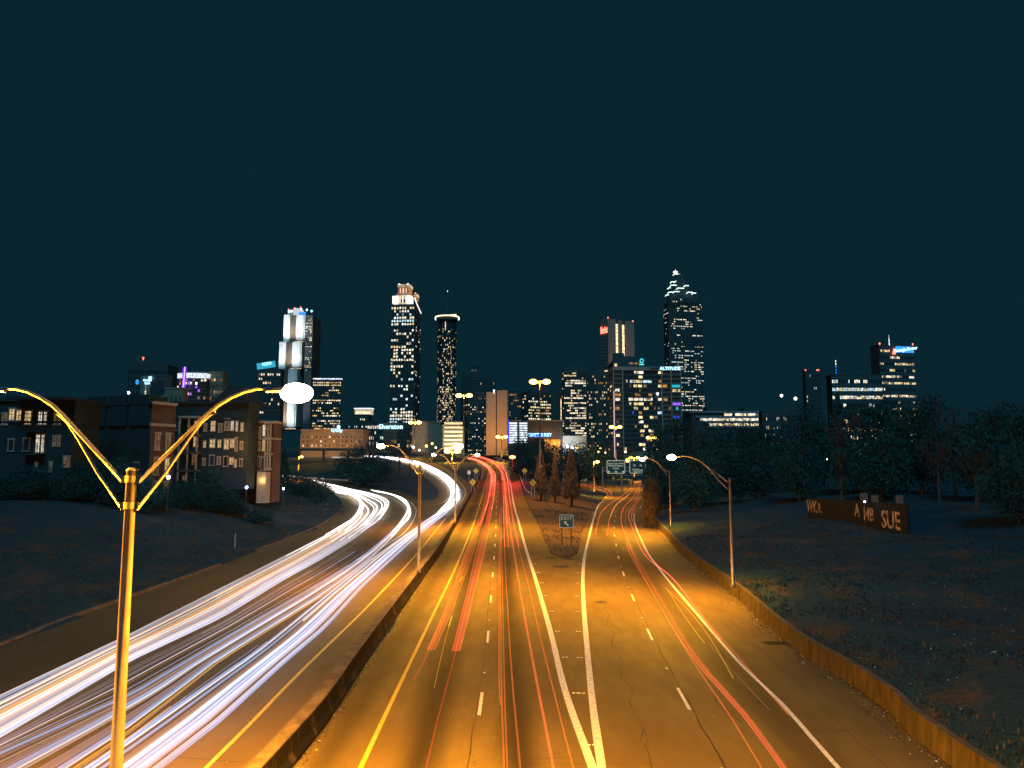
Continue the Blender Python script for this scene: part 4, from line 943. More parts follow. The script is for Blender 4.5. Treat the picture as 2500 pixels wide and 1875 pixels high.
b = MB(); b.ball(((1664.5 - 1634) * f, 14, cz(656.5)), 3.3, 12, 6, sz=.55); b.tube([((1665 - 1634) * f, 14, cz(657)), ((1665 - 1634) * f, 14, cz(650))], [.8, .15], 6); b.build('lit_finial', emit('finial_glow', (1, .85, .97), 1.5), r)
windows(r, 'F', W, D, 6, cz(727), 30, 70, lambda t: .38 if t < .42 else (.26 if t < .75 else .13), wf=.8, hf=.42, pal=(3, 1, 1, 0), runs=.72, piers=6, colw=lambda i, j: i % 6 != 0)
windows(r, 'L', W, D, 6, cz(740), 8, 70, .14, wf=.6, hf=.4, pal=(3, 1, 2), dark=False)

# remaining office and hotel towers: front span, top, distance ...
def office(label, xa, xb, vt, Y, nx, nz, lit, mat='facade', xc=None, side='R', th=0, pal=(0, 1, 1, 2), name='office_tower', wf=.65, hf=.5, piers=1, runs=.4, D=None, roof=True, band=False, vb=None, sidelit=None, zlo=3, top=2, group='office towers of the skyline'):
    r, W, D, H, zb = bldg(name, label, xa, xb, vt, Y, xc=xc, side=side, th=th, D=D, group=group)
    body(r, W, D, H, mat)
    windows(r, 'F', W, D, zlo, H - top, nx, nz, lit, wf=wf, hf=hf, pal=pal, runs=runs, piers=piers, frame=mat if isinstance(mat, str) else 'facade')
    if xc is not None: windows(r, side, W, D, zlo, H - top, max(3, int(nx * .4)), nz, sidelit if sidelit is not None else (.15 if callable(lit) else lit * .6), wf=.6, hf=hf, pal=pal, dark=False)
    if roof: roofbox(r, W, D, H, max(2, H * .04))
    if band: bands(r, W, D, zlo, H - top, nz, mat if isinstance(mat, str) else 'facade')
    b = MB(); b.box(-.3, W + .3, -.3, D + .3, H - .1, H + .9); b.build('parapet', M[mat] if isinstance(mat, str) else mat, r)
    return r, W, D, H, zb
office('glass tower with long rows of greenish white windows left of the framed apartments', 1377, 1431, 902, 620, 16, 34, lambda t: .62 if t > .55 else .42, xc=1372, side='L', th=4, runs=.75, wf=.85, hf=.6, pal=(1, 0, 1, 0))
office('dark tower with scattered yellow square windows beside the concrete slab tower', 1433, 1488, 910, 640, 12, 26, .17, pal=(0, 6, 0), wf=.5, hf=.55, runs=.1)
r_, W_, D_, H_, zb_ = office('low stepped wing with bright vertical light strip left of the glass tower', 1362, 1376, 962, 640, 4, 16, .05, mat='facade_mid', roof=False)
b = MB(); b.box(W_ * .5, W_ * .62, -.8, -.3, 10, H_ - 4); b.build('light_strip', EM['warm'], r_)
office('brownish office tower with warm lit rows behind the tallest lamp mast', 1290, 1345, 957, 760, 12, 22, lambda t: .75 if t > .9 else .36, mat='facade_mid', pal=(0, 0, 1, 6), runs=.5, xc=1270, side='L', th=25, wf=.8)
office('dim brown tower with a pair of white roof floodlights right of the twin shafts', 1242, 1272, 955, 720, 6, 22, .18, mat='facade_mid', pal=(0, 6, 2))
office('plain dark tower rising behind the office with warm rows', 1300, 1340, 935, 900, 8, 20, .03)
office('dark hotel block with columns of small lights left of the twin concrete shafts', 1142, 1186, 962, 520, 9, 26, lambda t: .22, pal=(0, 1, 2), wf=.45, hf=.5, xc=1124, side='L', th=20, runs=.05)
office('faint dark tower with a narrow top far behind the lamp mast', 1146, 1163, 891, 1150, 5, 34, .06, pal=(2,), group='dim far towers')
office('faint wide dark tower with a few white rows, far behind the lamp mast', 1126, 1181, 915, 1100, 12, 30, lambda t: .06 if t < .75 else .05, pal=(2, 1), group='dim far towers')
office('faint dark tower with warm top floors just left of the concrete shafts', 1158, 1212, 921, 1000, 12, 24, .1, pal=(2, 0), group='dim far towers')
office('office slab with bright white roofline right of the near lamp glare', 762, 831, 926, 760, 16, 30, lambda t: .42, mat='facade_mid', pal=(0, 0, 1, 6), runs=.6, wf=.7, roof=False, xc=757, side='L', th=4)
r_ = [o for o in bpy.data.objects if o.get('label') == 'office slab with bright white roofline right of the near lamp glare'][0]
b = MB(); Wd = X(831, 1000, 760) - X(762, 1000, 760); b.box(0, Wd * 1.02, -.8, 1, Z(926, 760) - 12, Z(923.5, 760) - 12); b.build('roof_light', EM['strip'], r_)
r_, W_, D_, H_, zb_ = office('brown masonry building with white arcaded crown left of the crowned skyscraper', 868, 904, 1012, 700, 8, 10, .25, mat='facade_tan', pal=(0, 2), roof=False)
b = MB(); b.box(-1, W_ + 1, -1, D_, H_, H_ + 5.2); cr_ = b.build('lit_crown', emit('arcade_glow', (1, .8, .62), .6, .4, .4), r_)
b = MB(); [b.box(W_ * (k + .1) / 8, W_ * (k + .75) / 8, -1.3, -1, H_ + .4, H_ + 2.8) for k in range(8)]; b.build('lit_arcade', EM['warm'], r_, kind='stuff')
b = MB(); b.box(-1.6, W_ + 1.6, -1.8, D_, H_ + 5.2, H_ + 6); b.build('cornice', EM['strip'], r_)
office('brown masonry building with small paired windows below the arcaded crown', 845, 900, 1014, 680, 12, 11, .32, mat='facade_mid', pal=(0, 1, 2), wf=.45, hf=.45, runs=.2, roof=False)
office('low building with a block of bright white windows left of the hotel sign', 896, 936, 1030, 600, 9, 6, .55, mat='facade_mid', pal=(1, 3, 1), wf=.5, hf=.6, roof=False)
r_, W_, D_, H_, zb_ = office('grey grid fronted hotel carrying a white lettered roof sign', 937, 1009, 1035, 520, 9, 7, .07, mat='facade_mid', pal=(0, 2, 6), wf=.85, hf=.75, roof=False)
text_mesh('Sheraton', 4.6, .15, EM['bluewhite'], 'sign_lettering', r_, (W_ * .24, -.8, H_ - 2.0)); beacon(r_, W_ * .58, -1, H_ - 2.2, .55, 'white')
office('plain tan windowless block right of the lettered hotel', 1010, 1076, 1032, 500, 2, 1, 0, mat='facade_tan', roof=False, wf=.01, hf=.01)
r_, W_, D_, H_, zb_ = office('low parking deck with five pale horizontal bands behind the far lamp', 1086, 1128, 1032, 470, 1, 6, 0, mat='facade', roof=False, wf=.98, D=14)
for k in range(7): b = MB(); b.box(-.3, W_ + .3, -.8, 0, 3 + (H_ - 4) * k / 6, 4.2 + (H_ - 4) * k / 6); b.build('deck_band', M['facade_pale'], r_)
spot((X(1107, 1050, 455), 452, 20), 60000, (1, .7, .35), 1).rotation_euler = (R(100), 0, 0)
# twin concrete shafts
r, W, D, H, zb = bldg('concrete_shaft_block', 'pair of tall blank concrete shafts lit orange from the street lamps at their foot', 1187, 1240, 953, 380, D=22, zb=14)
f = W / 53.0; sh = plain('shaft_concrete', (.42, .30, .22), (.36, .26, .19), .08, .9, obj=False)
b = MB(); b.box(0, 23.5 * f, .5, D, 0, Z(957, 380) - zb); b.build('shaft', sh, r)
b = MB(); b.box(26.5 * f, 53 * f, 0, D, 0, H); b.build('shaft', sh, r)
b = MB(); b.box(23.5 * f, 26.5 * f, 1.5, D, 0, H - 2); b.build('recess', M['facade'], r)
beacon(r, 19 * f, -.3, Z(955, 380) - zb, .5, 'white'); b = MB(); b.tube([(52 * f, -.4, H - 1), (52 * f, -.4, 4)], .06, 5); b.build('conduit', M['dark_steel'], r)
spot((X(1210, 1100, 366), 360, 15.5), 24000, SODIUM, 1).rotation_euler = (R(142), 0, 0)
# bright horizontal light bars
r, W, D, H, zb = bldg('striped_light_building', 'building glowing with two columns of white horizontal light bars and a blue edge', 1241, 1288, 1027, 450, D=16)
body(r, W, D, H, 'facade_mid')
for c0, c1 in ((.03, .45), (.58, .97)):
    for k in range(9):
        b = MB(); z = H - 1.6 - k * 1.42; b.box(W * c0, W * c1, -.5, -.1, z - .42, z + .42); b.build('light_bar', EM['strip'], r)
b = MB(); b.box(-.3, .6, -.8, -.15, H - 13, H + .3); b.build('blue_edge', EM['bluestrip'], r)
# dark hall with blue lettering
r, W, D, H, zb = bldg('dark_school_block', 'long dark windowless block with glowing blue white lettering', 1288, 1374, 1028, 430, D=20)
body(r, W, D, H, 'glass'); b = MB(); b.box(-.2, W + .2, -.3, D, H, H + .5); b.build('parapet', M['facade_tan'], r)
b = MB(); b.box(W * .06, W * .62, -.25, -.05, H * .0 + Z(1067, 430) - zb, Z(1057.5, 430) - zb); b.build('sign_panel', EM['blue'], r)
text_mesh('CRISTO REY', 2.5, .12, EM['bluewhite'], 'sign_lettering', r, (W * .34, -.5, Z(1062, 430) - zb), space=1.02)
r, W, D, H, zb = bldg('low_colonnade', 'small orange lit colonnaded building below the dark lettered block', 1330, 1368, 1073, 400, D=10)
body(r, W, D, H, 'facade_tan'); b = MB()
for k in range(12): b.box(W * (k + .3) / 12, W * (k + .7) / 12, -.3, 0, .5, H - 1.2)
b.build('pilasters', M['facade_pale'], r, kind='stuff'); spot((X(1350, 1080, 392), 390, 22), 20000, SODIUM, 1).rotation_euler = (R(70), 0, 0)
r, W, D, H, zb = bldg('garage_entrance', 'floodlit white garage entrance at the foot of the glass tower', 1374, 1432, 1064, 430, D=12)
body(r, W, D, H, 'facade_pale'); spot((X(1385, 1085, 424), 420, 21), 5000, (.9, .95, 1), 1).rotation_euler = (R(85), 0, 0)
b = MB(); b.box(W * .35, W * .7, -.15, 0, 0, H * .6); b.build('doorway', M['glass'], r)
# low white-banded office
r, W, D, H, zb = bldg('banded_office', 'low office with three long bright ribbon windows right of the pyramid tower', 1690, 1852, 1003, 620, D=40)
body(r, W, D, H); n = 3
for k in range(4):
    z = H - 1.0 - k * 4.1; b = MB(); b.box(-2 + k * 5, W + .6, -1.2, 0, z - .75, z + .75); b.build('concrete_band', plain('office_band', (.30, .27, .30), (.24, .22, .25), .2, .8, obj=False), r)
    if k < 3: windows(r, 'F', W, D, z - 3.2, z - .9, 46, 1, (.55, .8, .85)[k], wf=.9, hf=.95, pal=(1, 1, 0), runs=.9, a0=(W * (.45, .1, .22)[k]), name='ribbon_window', off=.3)
b = MB(); b.box(W * .25, W * .68, 5, 20, H, H + 3.4); b.box(W * .82, W * .87, 5, 20, H, H + 2.6); b.build('plant_room', M['facade_mid'], r)
# right-hand skyline
r_, W_, D_, H_, zb_ = office('far right tower with long amber window rows and a glowing blue company sign', 2152, 2238, 846, 700, 26, 17, lambda t: .42, pal=(0, 1, 2), runs=.8, wf=.7, hf=.35, xc=None, th=-12, piers=None, roof=False, sidelit=.1, D=12)
text_mesh('Georgia Power', 4.1, .3, EM['bluewhite'], 'sign_lettering', r_, (W_ * .74, -1, H_ - 3.2), (R(90), R(-9), 0))
b = MB(); b.box(W_ * .47, W_ * .98, -.5, -.2, H_ - 6.2, H_ - .4); sgp = b.build('sign_panel', EM['sblue'], r_)
b = MB(); b.tube([(W_ * .40, -1, H_ - 8), (W_ * .405, -1, H_ - 2.5), (W_ * .37, -1, H_ - 6)], [1.4, .2, .1], 6); b.build('sign_emblem', EM['red'], r_)
beacon(r_, 1, 0, H_ + 1, .8); beacon(r_, W_ - 1, 0, H_ + 2, .6, 'red'); b = MB(); b.tube([(W_ * .3, 0, H_), (W_ * .3, 0, H_ + 10)], [.5, .1], 6); b.build('mast', EM['strip'], r_)
office('wide low tower with white upper windows left of the far right sign tower', 2034, 2158, 916, 690, 34, 10, lambda t: .85 if t > .92 else .38, pal=(1, 3, 0), runs=.7, wf=.72, hf=.42, piers=None, th=0, roof=False, D=12)
r_, W_, D_, H_, zb_ = office('dark far tower with red roof beacons and few cool windows', 1970, 2006, 907, 700, 8, 20, .1, pal=(3, 1), wf=.4, runs=.1, roof=False, D=8)
for k in (.02, .8, .9): beacon(r_, W_ * k, 0, H_ + 1, .6)
r = empty('lit_spire', (X(2040, 900, 760), 760, 12), label='thin spire dotted with blue lights on the far right skyline', cat='spire')
b = MB(); b.tube([(0, 0, 0), (0, 0, Z(880, 760) - 12)], [1.5, .3], 6); b.build('mast', M['dark_steel'], r)
for k in range(6): beacon(r, 0, -1, Z(882 + k * 7, 760) - 12, .5, 'blue' if k > 1 else 'white')
office('far low block with sparse bright dots beyond the banded office', 1862, 1930, 1006, 640, 16, 5, .35, pal=(1, 3, 0), wf=.3, hf=.4, runs=.1, roof=False, group='dim far towers')
# left skyline
r_, W_, D_, H_, zb_ = office('dark unfinished tower with a lit lattice mast and red beacon at far left', 309, 405, 893, 520, 14, 12, .02, pal=(2, 3), roof=False)
b = MB()
for k in range(13): b.box(W_ * k / 13, W_ * k / 13 + .15, 0, .15, H_, H_ + 3.5 - .1 * k)
b.build('rebar', M['facade_mid'], r_, kind='stuff'); beacon(r_, W_ * .36, 0, Z(875, 520) - zb_, .6)
b = MB()
for k in range(4): b.tube([(W_ * .18 + (k % 2) * 4, (k // 2) * 3, H_), (W_ * .18 + (k % 2) * 4, (k // 2) * 3, H_ + 7)], .12, 4)
for k in range(5): b.box(W_ * .18, W_ * .18 + 4, -.1, .1, H_ + k * 1.6, H_ + k * 1.6 + .15)
b.build('lattice_mast', M['facade_tan'], r_)
r_, W_, D_, H_, zb_ = office('mid rise with pale corner shaft and a blue white hospital style sign', 342, 398, 918, 430, 9, 9, .1, mat='facade_mid', pal=(1, 3, 0), wf=.85, hf=.6, xc=416, th=15, roof=False, runs=.3)
b = MB(); b.box(-.3, W_ * .42, -.6, 4, 0, H_ + .3); b.build('corner_shaft', M['facade_tan'], r_)
text_mesh('Georgia\nState', 1.75, .1, EM['bluewhite'], 'sign_lettering', r_, (W_ * .3, -1.0, Z(931, 430) - zb_)); b = MB(); b.ball((W_ * .42, -1, Z(922, 430) - zb_), .95, 8, 6); b.build('sign_emblem', EM['bluewhite'], r_)
b = MB(); b.ball((-2.4, -.8, Z(931, 430) - zb_), .9, 10, 6, sz=1.7); b.build('blue_sign_disc', EM['sblue'], r_)
b = MB(); [b.box(W_ * .2, W_ * .2 + .8, -.8, -.6, H_ - 5 - k * 1.4, H_ - 4.3 - k * 1.4) for k in range(5)]; b.build('stair_windows', LIT[1], r_, kind='stuff')
r, W, D, H, zb = bldg('curved_glass_tower', 'curved glass tower with bright white crown band and a glowing purple vertical tube', 429, 501, 922, 420, D=18)
cz = lambda v: Z(v, 420) - zb
def arcw(n=12): return [(W * i / n, -3.2 * math.sin(math.pi * i / n) * .8) for i in range(n + 1)]
poly = arcw() + [(W, D), (0, D)]
b = MB(); b.prism(poly, 0, H); b.build('glass_wall', M['glass'], r)
b = MB(); b.prism([(x, y - .15) for x, y in arcw()] + [(W, D), (0, D)], cz(924), cz(911.5)); b.build('lit_crown', emit('crown_band', (.8, .88, 1), 1.0, .5, 1.2), r)
b = MB(); b.prism([(x + .8 * (1 if x < W / 2 else -1), y + .6) for x, y in arcw()] + [(W - 1, D), (1, D)], cz(911.5), cz(908)); b.build('roof', M['facade_mid'], r)
A_ = arcw()
for j in range(9):
    b = MB(); z = cz(924) - 1.9 - j * 2.0; b.prism([(x, y - .22) for x, y in A_] + [(x, y - .05) for x, y in reversed(A_)], z - .1, z + .1); b.build('floor_edge', M['facade_tan'], r)
    for i in range(12):
        if random.random() < .24:
            (xa, ya), (xb, yb) = A_[i], A_[i + 1]; b = MB(); b.quad((xa + .2, ya - .12, z + .25), (xb - .2, yb - .12, z + .25), (xb - .2, yb - .12, z + 1.6), (xa + .2, ya - .12, z + 1.6)); b.build('window', LIT[random.choice((1, 0, 7, 2, 1, 6))], r)
tx = (453 - 429) / 72 * W; b = MB(); b.tube([(tx - .5, -4.2, cz(985)), (tx + .3, -4.2, cz(898))], .32, 8); b.build('purple_tube', EM['purple'], r)
b = MB(); b.box(tx - 1.0, tx + 1.0, -3.95, -3.7, cz(984), cz(899)); b.build('purple_fin', EM['purple_edge'], r); point((tx, -5.5, cz(935)), 1500, (.35, .15, 1), .5, r)
office('brown apartment block with vertical columns of small lit windows right of the purple tube tower', 502, 541, 911, 425, 9, 12, .3, mat='facade_tan', pal=(0, 6, 2), wf=.4, hf=.5, runs=.05, roof=True, group=None)
office('plain tan low block in front of the curved glass tower', 400, 444, 950, 380, 4, 4, 0, mat='facade_tan', wf=.3, roof=False, group=None)
r_, W_, D_, H_, zb_ = office('dark tower behind the lamp glare carrying a tilted cyan sign', 628, 682, 903, 620, 10, 20, .18, pal=(0, 2, 1), roof=False, runs=.5)
b = MB(); b.box(-2, 2 + W_ * .62, -.6, -.2, 0, 5.2); sp_ = b.build('sign_panel', EM['cyan'], r_); sp_.location = (1, 0, H_ + .4); sp_.rotation_euler = (0, R(-9), 0)
text_mesh('ICSO', 3.4, .1, EM['bluewhite'], 'sign_lettering', r_, (W_ * .38, -.9, H_ + 4.9), (R(90), R(-9), 0))
# long low orange-lit hospital block with parapet road
r_, W_, D_, H_, zb_ = office('long low orange lit hospital block with rows of square windows and blue logo', 735, 885, 1052, 400, 14, 4, .42, mat='facade_tan', pal=(0, 3, 1, 6), wf=.32, hf=.38, runs=.05, roof=False, piers=2)
text_mesh('Grady', 2.4, .1, EM['bluewhite'], 'sign_lettering', r_, (W_ * .58, -.6, H_ + .2)); b = MB(); b.ball((W_ * .61, -.6, H_ + 2.2), .9, 8, 6); b.build('sign_emblem', EM['bluewhite'], r_)
for xx in (.15, .45, .8): point((r_.location.x + W_ * xx, 386, 20), 3500, SODIUM, .5)
# overpass: parapet wall crossing behind the bends
def overpass(name, label, pts, Y0, Y1, h, mat):
    P_ = []
    for i, (u, v) in enumerate(pts):
        Y = Y0 + (Y1 - Y0) * i / (len(pts) - 1); P_.append((X(u, v, Y), Y, Z(v, Y)))
    r = empty(name, (P_[0][0], P_[0][1], P_[0][2]), label=label, cat='overpass'); o = r.location
    for (a, c) in zip(P_, P_[1:]):
        b = MB(); q = [Vector(a) - o, Vector(c) - o]
        for z0, z1, yo in ((-h, 0, 0), ):
            b.v += [(q[0].x, q[0].y, q[0].z - h), (q[1].x - .05, q[1].y, q[1].z - h), (q[1].x - .05, q[1].y, q[1].z), (q[0].x, q[0].y, q[0].z), (q[0].x, q[0].y + .5, q[0].z - h), (q[1].x - .05, q[1].y + .5, q[1].z - h), (q[1].x - .05, q[1].y + .5, q[1].z), (q[0].x, q[0].y + .5, q[0].z)]
            b.f += [(0, 1, 2, 3), (7, 6, 5, 4), (3, 2, 6, 7), (0, 4, 5, 1), (1, 5, 6, 2), (0, 3, 7, 4)]; b.m += [0] * 6
        b.build('parapet_section', mat, r)
        m_ = (q[0] + q[1]) / 2; b = MB(); b.box(m_.x - .5, m_.x + .5, m_.y + .2, m_.y + 1, m_.z - h - 6, m_.z - h); b.build('pier', mat, r)
overpass('overpass', 'pale concrete overpass parapet crossing behind the road crest', [(1003, 1103), (1030, 1104), (1060, 1106), (1090, 1109), (1120, 1113), (1160, 1119)], 432, 418, 1.6, M['concrete'])
overpass('overpass', 'long orange lit overpass parapet in front of the hospital block', [(640, 1094), (700, 1094), (760, 1094), (820, 1094), (880, 1095), (940, 1098)], 350, 350, 1.2, M['concrete'])

# ---------------------------------------------------------------- apartments on the left
M['apt'] = plain('apartment_lit_tone', (0.12, 0.07, 0.045), (0.09, 0.05, 0.035), .8, .9, obj=False)  # warmer, lighter wall tone: orange lamp light put into the colour
M['apt_dark'] = plain('apartment_dark_tone', (0.022, 0.040, 0.044), (0.016, 0.030, 0.034), 1.0, .9, obj=False)  # darker wall tone, for fronts outside the orange light
M['trim'] = plain('apartment_trim', (0.42, 0.34, 0.26), (0.34, 0.27, 0.2), 2, .8)
def curtain(name, c, s):
    n = Nt(name); f = n.noise(2.2, n.coord((3, 3, .8)), 3, .7); n.set((.02, .02, .02), .5)
    n.l(n.ramp(f, [(.35, tuple(x * .12 for x in c)), (.55, tuple(x * .6 for x in c)), (.75, c)]), n.b.inputs['Emission Color']); n.b.inputs['Emission Strength'].default_value = s; n.mat.cycles.emission_sampling = 'NONE'; return n.mat
CU = [curtain('curtained_window_warm', (1, .68, .32), 1.3), curtain('curtained_window_white', (1, .88, .7), 1.5), curtain('curtained_window_dim', (.7, .42, .22), .35), M['glass']]
def win(r, x, z, w_, h, m, y=0.0, trim='trim', bars=1, transom=False):
    b = MB(); b.box(x - w_ / 2 - .09, x - w_ / 2, y - .1, y, z, z + h); b.box(x + w_ / 2, x + w_ / 2 + .09, y - .1, y, z, z + h); b.box(x - w_ / 2 - .14, x + w_ / 2 + .14, y - .16, y, z - .14, z); b.box(x - w_ / 2 - .14, x + w_ / 2 + .14, y - .14, y, z + h, z + h + .2)
    fr = b.build('window', M[trim], r)
    b = MB(); b.box(x - w_ / 2, x + w_ / 2, y - .03, y - .005, z, z + h); b.build('pane', CU[m], fr)
    b = MB(); b.box(x - w_ / 2, x + w_ / 2, y - .07, y - .035, z + h * .5 - .03, z + h * .5 + .03)
    for k in range(bars): xx = x - w_ / 2 + w_ * (k + 1) / (bars + 1); b.box(xx - .025, xx + .025, y - .075, y - .03, z, z + h)
    if transom: b.box(x - w_ / 2, x + w_ / 2, y - .08, y - .03, z + h * .78, z + h * .84)
    b.build('sash', M['dark_steel'], fr)
def apt(label, xa, xb, vt, Y, mat, xc=None, side='R', th=0, D=14, cornice=True):
    r, W, D, H, zb = bldg('apartment_block', label, xa, xb, vt, Y, xc=xc, side=side, th=th, D=D, group='apartment blocks above the lawn', vm=(vt + 1180) / 2)
    body(r, W, D, H, mat)
    if cornice:
        b = MB(); b.box(-.4, W + .4, -.45, D, H - .1, H + .25); b.build('cornice', M['trim'] if mat == 'apt' else M['apt_dark'], r)
        b = MB(); b.box(-.12, W + .12, -.15, D, H - 2.9, H - 2.6); b.build('string_course', M['trim'] if mat == 'apt' else M['apt_dark'], r)
    return r, W, D, H, zb
def wz(v, Y, zb): return Z(v, Y) - zb
# far-left block with lit windows
r, W, D, H, zb = apt('leftmost dark apartment block with several tall lit windows', -120, 178, 978, 96, 'apt_dark', D=6, cornice=True)
Y = 96; ux = lambda u: X(u, 1050, Y) - r.location.x
s = Y / FPX
for (u, v, ww, hh, m) in ((27, 1025, 12, 26, 0), (44, 1026, 11, 24, 0), (67, 1036, 15, 32, 0), (97, 1036, 9, 30, 1), (109, 1036, 6, 30, 1), (135, 1036, 7, 27, 2), (144, 1036, 6, 28, 2), (95, 1104, 9, 42, 1), (107, 1104, 6, 42, 1), (135, 1088, 6, 22, 2), (146, 1088, 5, 22, 2), (130, 1152, 6, 22, 2), (168, 1140, 14, 24, 2), (95, 1150, 5, 20, 2), (10, 1036, 12, 26, 2), (67, 1100, 14, 28, 3), (30, 1100, 12, 26, 3), (168, 1195, 12, 18, 2), (92, 1192, 6, 12, 1)):
    win(r, ux(u), wz(v, Y, zb), ww * s, hh * s, m, transom=hh > 28)
b = MB(); b.prism([(W * .55, -3), (W * 1.02, -3), (W * 1.02, D), (W * .55, D)], H, H + .3); b.build('roof_slab', M['apt_dark'], r)
for (a, c, v) in ((.62, .78, 1052), (.62, .78, 1108), (.62, .78, 1160)):
    z = wz(v, Y, zb); b = MB(); b.box(W * a, W * c, -1.3, 0, z - .12, z); bl = b.build('balcony', M['apt_dark'], r); b = MB(); b.box(W * a, W * c, -1.32, -1.27, z + .95, z + 1.0)
    for k in range(14): xx = W * (a + (c - a) * k / 13); b.box(xx - .015, xx + .015, -1.31, -1.28, z, z + .95)
    b.build('railing', M['dark_steel'], bl)
# corner block: dark long front and orange-lit end
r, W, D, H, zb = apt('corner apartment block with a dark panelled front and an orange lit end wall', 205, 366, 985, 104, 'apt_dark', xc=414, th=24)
Y = 104; s = Y / FPX
for k in range(3):
    b = MB(); x = W * (.06 + k * .32); b.box(x, x + W * .27, -.35, 0, H - 3.0, H + 1.3); b.build('bay_parapet', M['apt_dark'], r)
    b = MB(); b.box(x + W * .04, x + W * .23, -.1, -.02, H - 9.4, H - 4.2); b.build('bay_recess', M['glass'], r)
win(r, W * .83, H - 9.0, 1.0, .8, 2); b = MB(); b.box(W * .5, W * .8, 2, 5, H, H + 1.3); b.build('roof_hut', M['apt_dark'], r)
point((W * .62, .2, H + 1.4), 18, (.6, 1, .85), .1, r); b = MB(); b.ball((W * .62, .3, H + 1.7), .16, 8, 5); b.build('roof_lamp', M['lens_white'], r)
e = MB(); e.box(W, W + .12, -.02, D, 0, H); e.build('end_wall', M['apt'], r)  # lit side of the block, painted in the lighter orange-brown tone
b = MB(); b.box(W, W + .5, -.3, D, H - .1, H + .3); b.build('end_cornice', M['trim'], r)
b = MB(); b.box(W, W + .3, -.2, D, H - 3.1, H - 2.7); b.build('end_string_course', M['trim'], r)
er = bpy.data.objects.new('end_bay', None); COL.objects.link(er); er.parent = r; er.location = (W + .13, 0, 0); er.rotation_euler = (0, 0, math.pi / 2)
def win2(r, W, x, z, w_, h, m):
    """window on the right-hand end wall (along local y)"""
    b = MB(); X0 = W + .12
    b.box(X0, X0 + .1, x - w_ / 2 - .1, x - w_ / 2, z, z + h); b.box(X0, X0 + .1, x + w_ / 2, x + w_ / 2 + .1, z, z + h); b.box(X0, X0 + .16, x - w_ / 2 - .2, x + w_ / 2 + .2, z - .2, z); b.box(X0, X0 + .16, x - w_ / 2 - .2, x + w_ / 2 + .2, z + h, z + h + .28)
    fr = b.build('window', M['trim'], r); b = MB(); b.box(X0 + .005, X0 + .03, x - w_ / 2, x + w_ / 2, z, z + h); b.build('pane', CU[m], fr)
    b = MB(); b.box(X0 + .035, X0 + .07, x - .03, x + .03, z, z + h); b.box(X0 + .035, X0 + .075, x - w_ / 2, x + w_ / 2, z + h * .5, z + h * .54); b.build('sash', M['dark_steel'], fr)
bpy.data.objects.remove(er)
for (a, z, m) in ((.27, H - 6.3, 2), (.72, H - 6.3, 2), (.72, H - 9.7, 0), (.27, H - 9.7, 3), (.27, H - 13, 3), (.72, H - 13, 2)): win2(r, W, D * a, z, D * .17, 2.1, m)
# third block with framed balconies
r, W, D, H, zb = apt('dark apartment block with framed balcony stacks behind the lamp arms', 416, 604, 984, 122, 'apt_dark', D=5)
Y = 122; s = Y / FPX; ux = lambda u: X(u, 1080, Y) - r.location.x
def balc(r, x0, x1, zs, h, y=-1.6, m='trim', deck='apt'):
    for x in (x0, (x0 + x1) / 2, x1):
        b = MB(); b.box(x - .1, x + .1, y, y + .2, zs[-1], zs[0] + h); b.build('balcony_post', M[m], r)
    for z in zs:
        b = MB(); b.box(x0 - .1, x1 + .1, y - .05, 0, z - .35, z); bl = b.build('balcony', M[deck], r)
        b = MB(); b.box(x0, x1, y, y + .04, z + .95, z + 1.0)
        n = int((x1 - x0) / .16)
        for k in range(n): xx = x0 + (x1 - x0) * k / n; b.box(xx - .012, xx + .012, y + .01, y + .03, z, z + .95)
        b.build('railing', M['dark_steel'], bl)
    b = MB(); b.box(x0 - .2, x1 + .2, y - .2, 0, zs[0] + h, zs[0] + h + .3); b.build('balcony_roof', M[m], r)
st = 42.5 * s; z0 = wz(1061, Y, zb)
balc(r, ux(447), ux(490), [z0 - st * k for k in range(4)], st * .93)
for (u, v, ww, hh, m) in ((478, 1048, 9, 24, 6), (478, 1090, 10, 24, 0), (476, 1133, 9, 24, 2), (519, 1052, 10, 24, 0), (537, 1054, 8, 18, 2), (553, 1050, 11, 26, 2), (566, 1050, 6, 22, 1), (577, 1052, 4, 24, 1), (519, 1092, 12, 18, 0), (536, 1092, 7, 16, 0), (553, 1096, 10, 22, 0), (567, 1092, 9, 18, 0), (577, 1100, 4, 30, 2), (519, 1135, 10, 22, 3), (553, 1138, 10, 22, 3), (430, 1050, 8, 22, 3), (455, 1172, 10, 10, 2)):
    win(r, ux(u), wz(v, Y, zb), ww * s, hh * s, 0 if m == 6 else m)
for (u, v, ww, hh, m) in ((460, 1050, 6, 10, 2), (500, 1092, 5, 14, 0), (500, 1052, 6, 16, 2), (590, 1052, 5, 18, 0), (590, 1096, 5, 16, 2), (536, 1133, 7, 16, 2), (567, 1133, 8, 14, 0), (455, 1095, 6, 12, 2), (590, 1138, 5, 16, 3), (577, 1140, 4, 16, 0), (500, 1135, 5, 14, 2)): win(r, ux(u), wz(v, Y, zb), ww * s, hh * s, m)
b = MB(); x = ux(560); b.v += [(ux(520), -1, H), (ux(604), -1, H), (ux(562), -1, H + 3), (ux(520), 10, H), (ux(604), 10, H), (ux(562), 10, H + 3)]; b.f += [(0, 1, 2), (5, 4, 3), (0, 2, 5, 3), (1, 4, 5, 2), (0, 3, 4, 1)]; b.m += [0] * 5; b.build('gable_roof', M['apt_dark'], r)
b = MB(); b.box(ux(586), ux(592), 1, 2, H, H + 2.6); b.build('chimney', M['apt'], r)
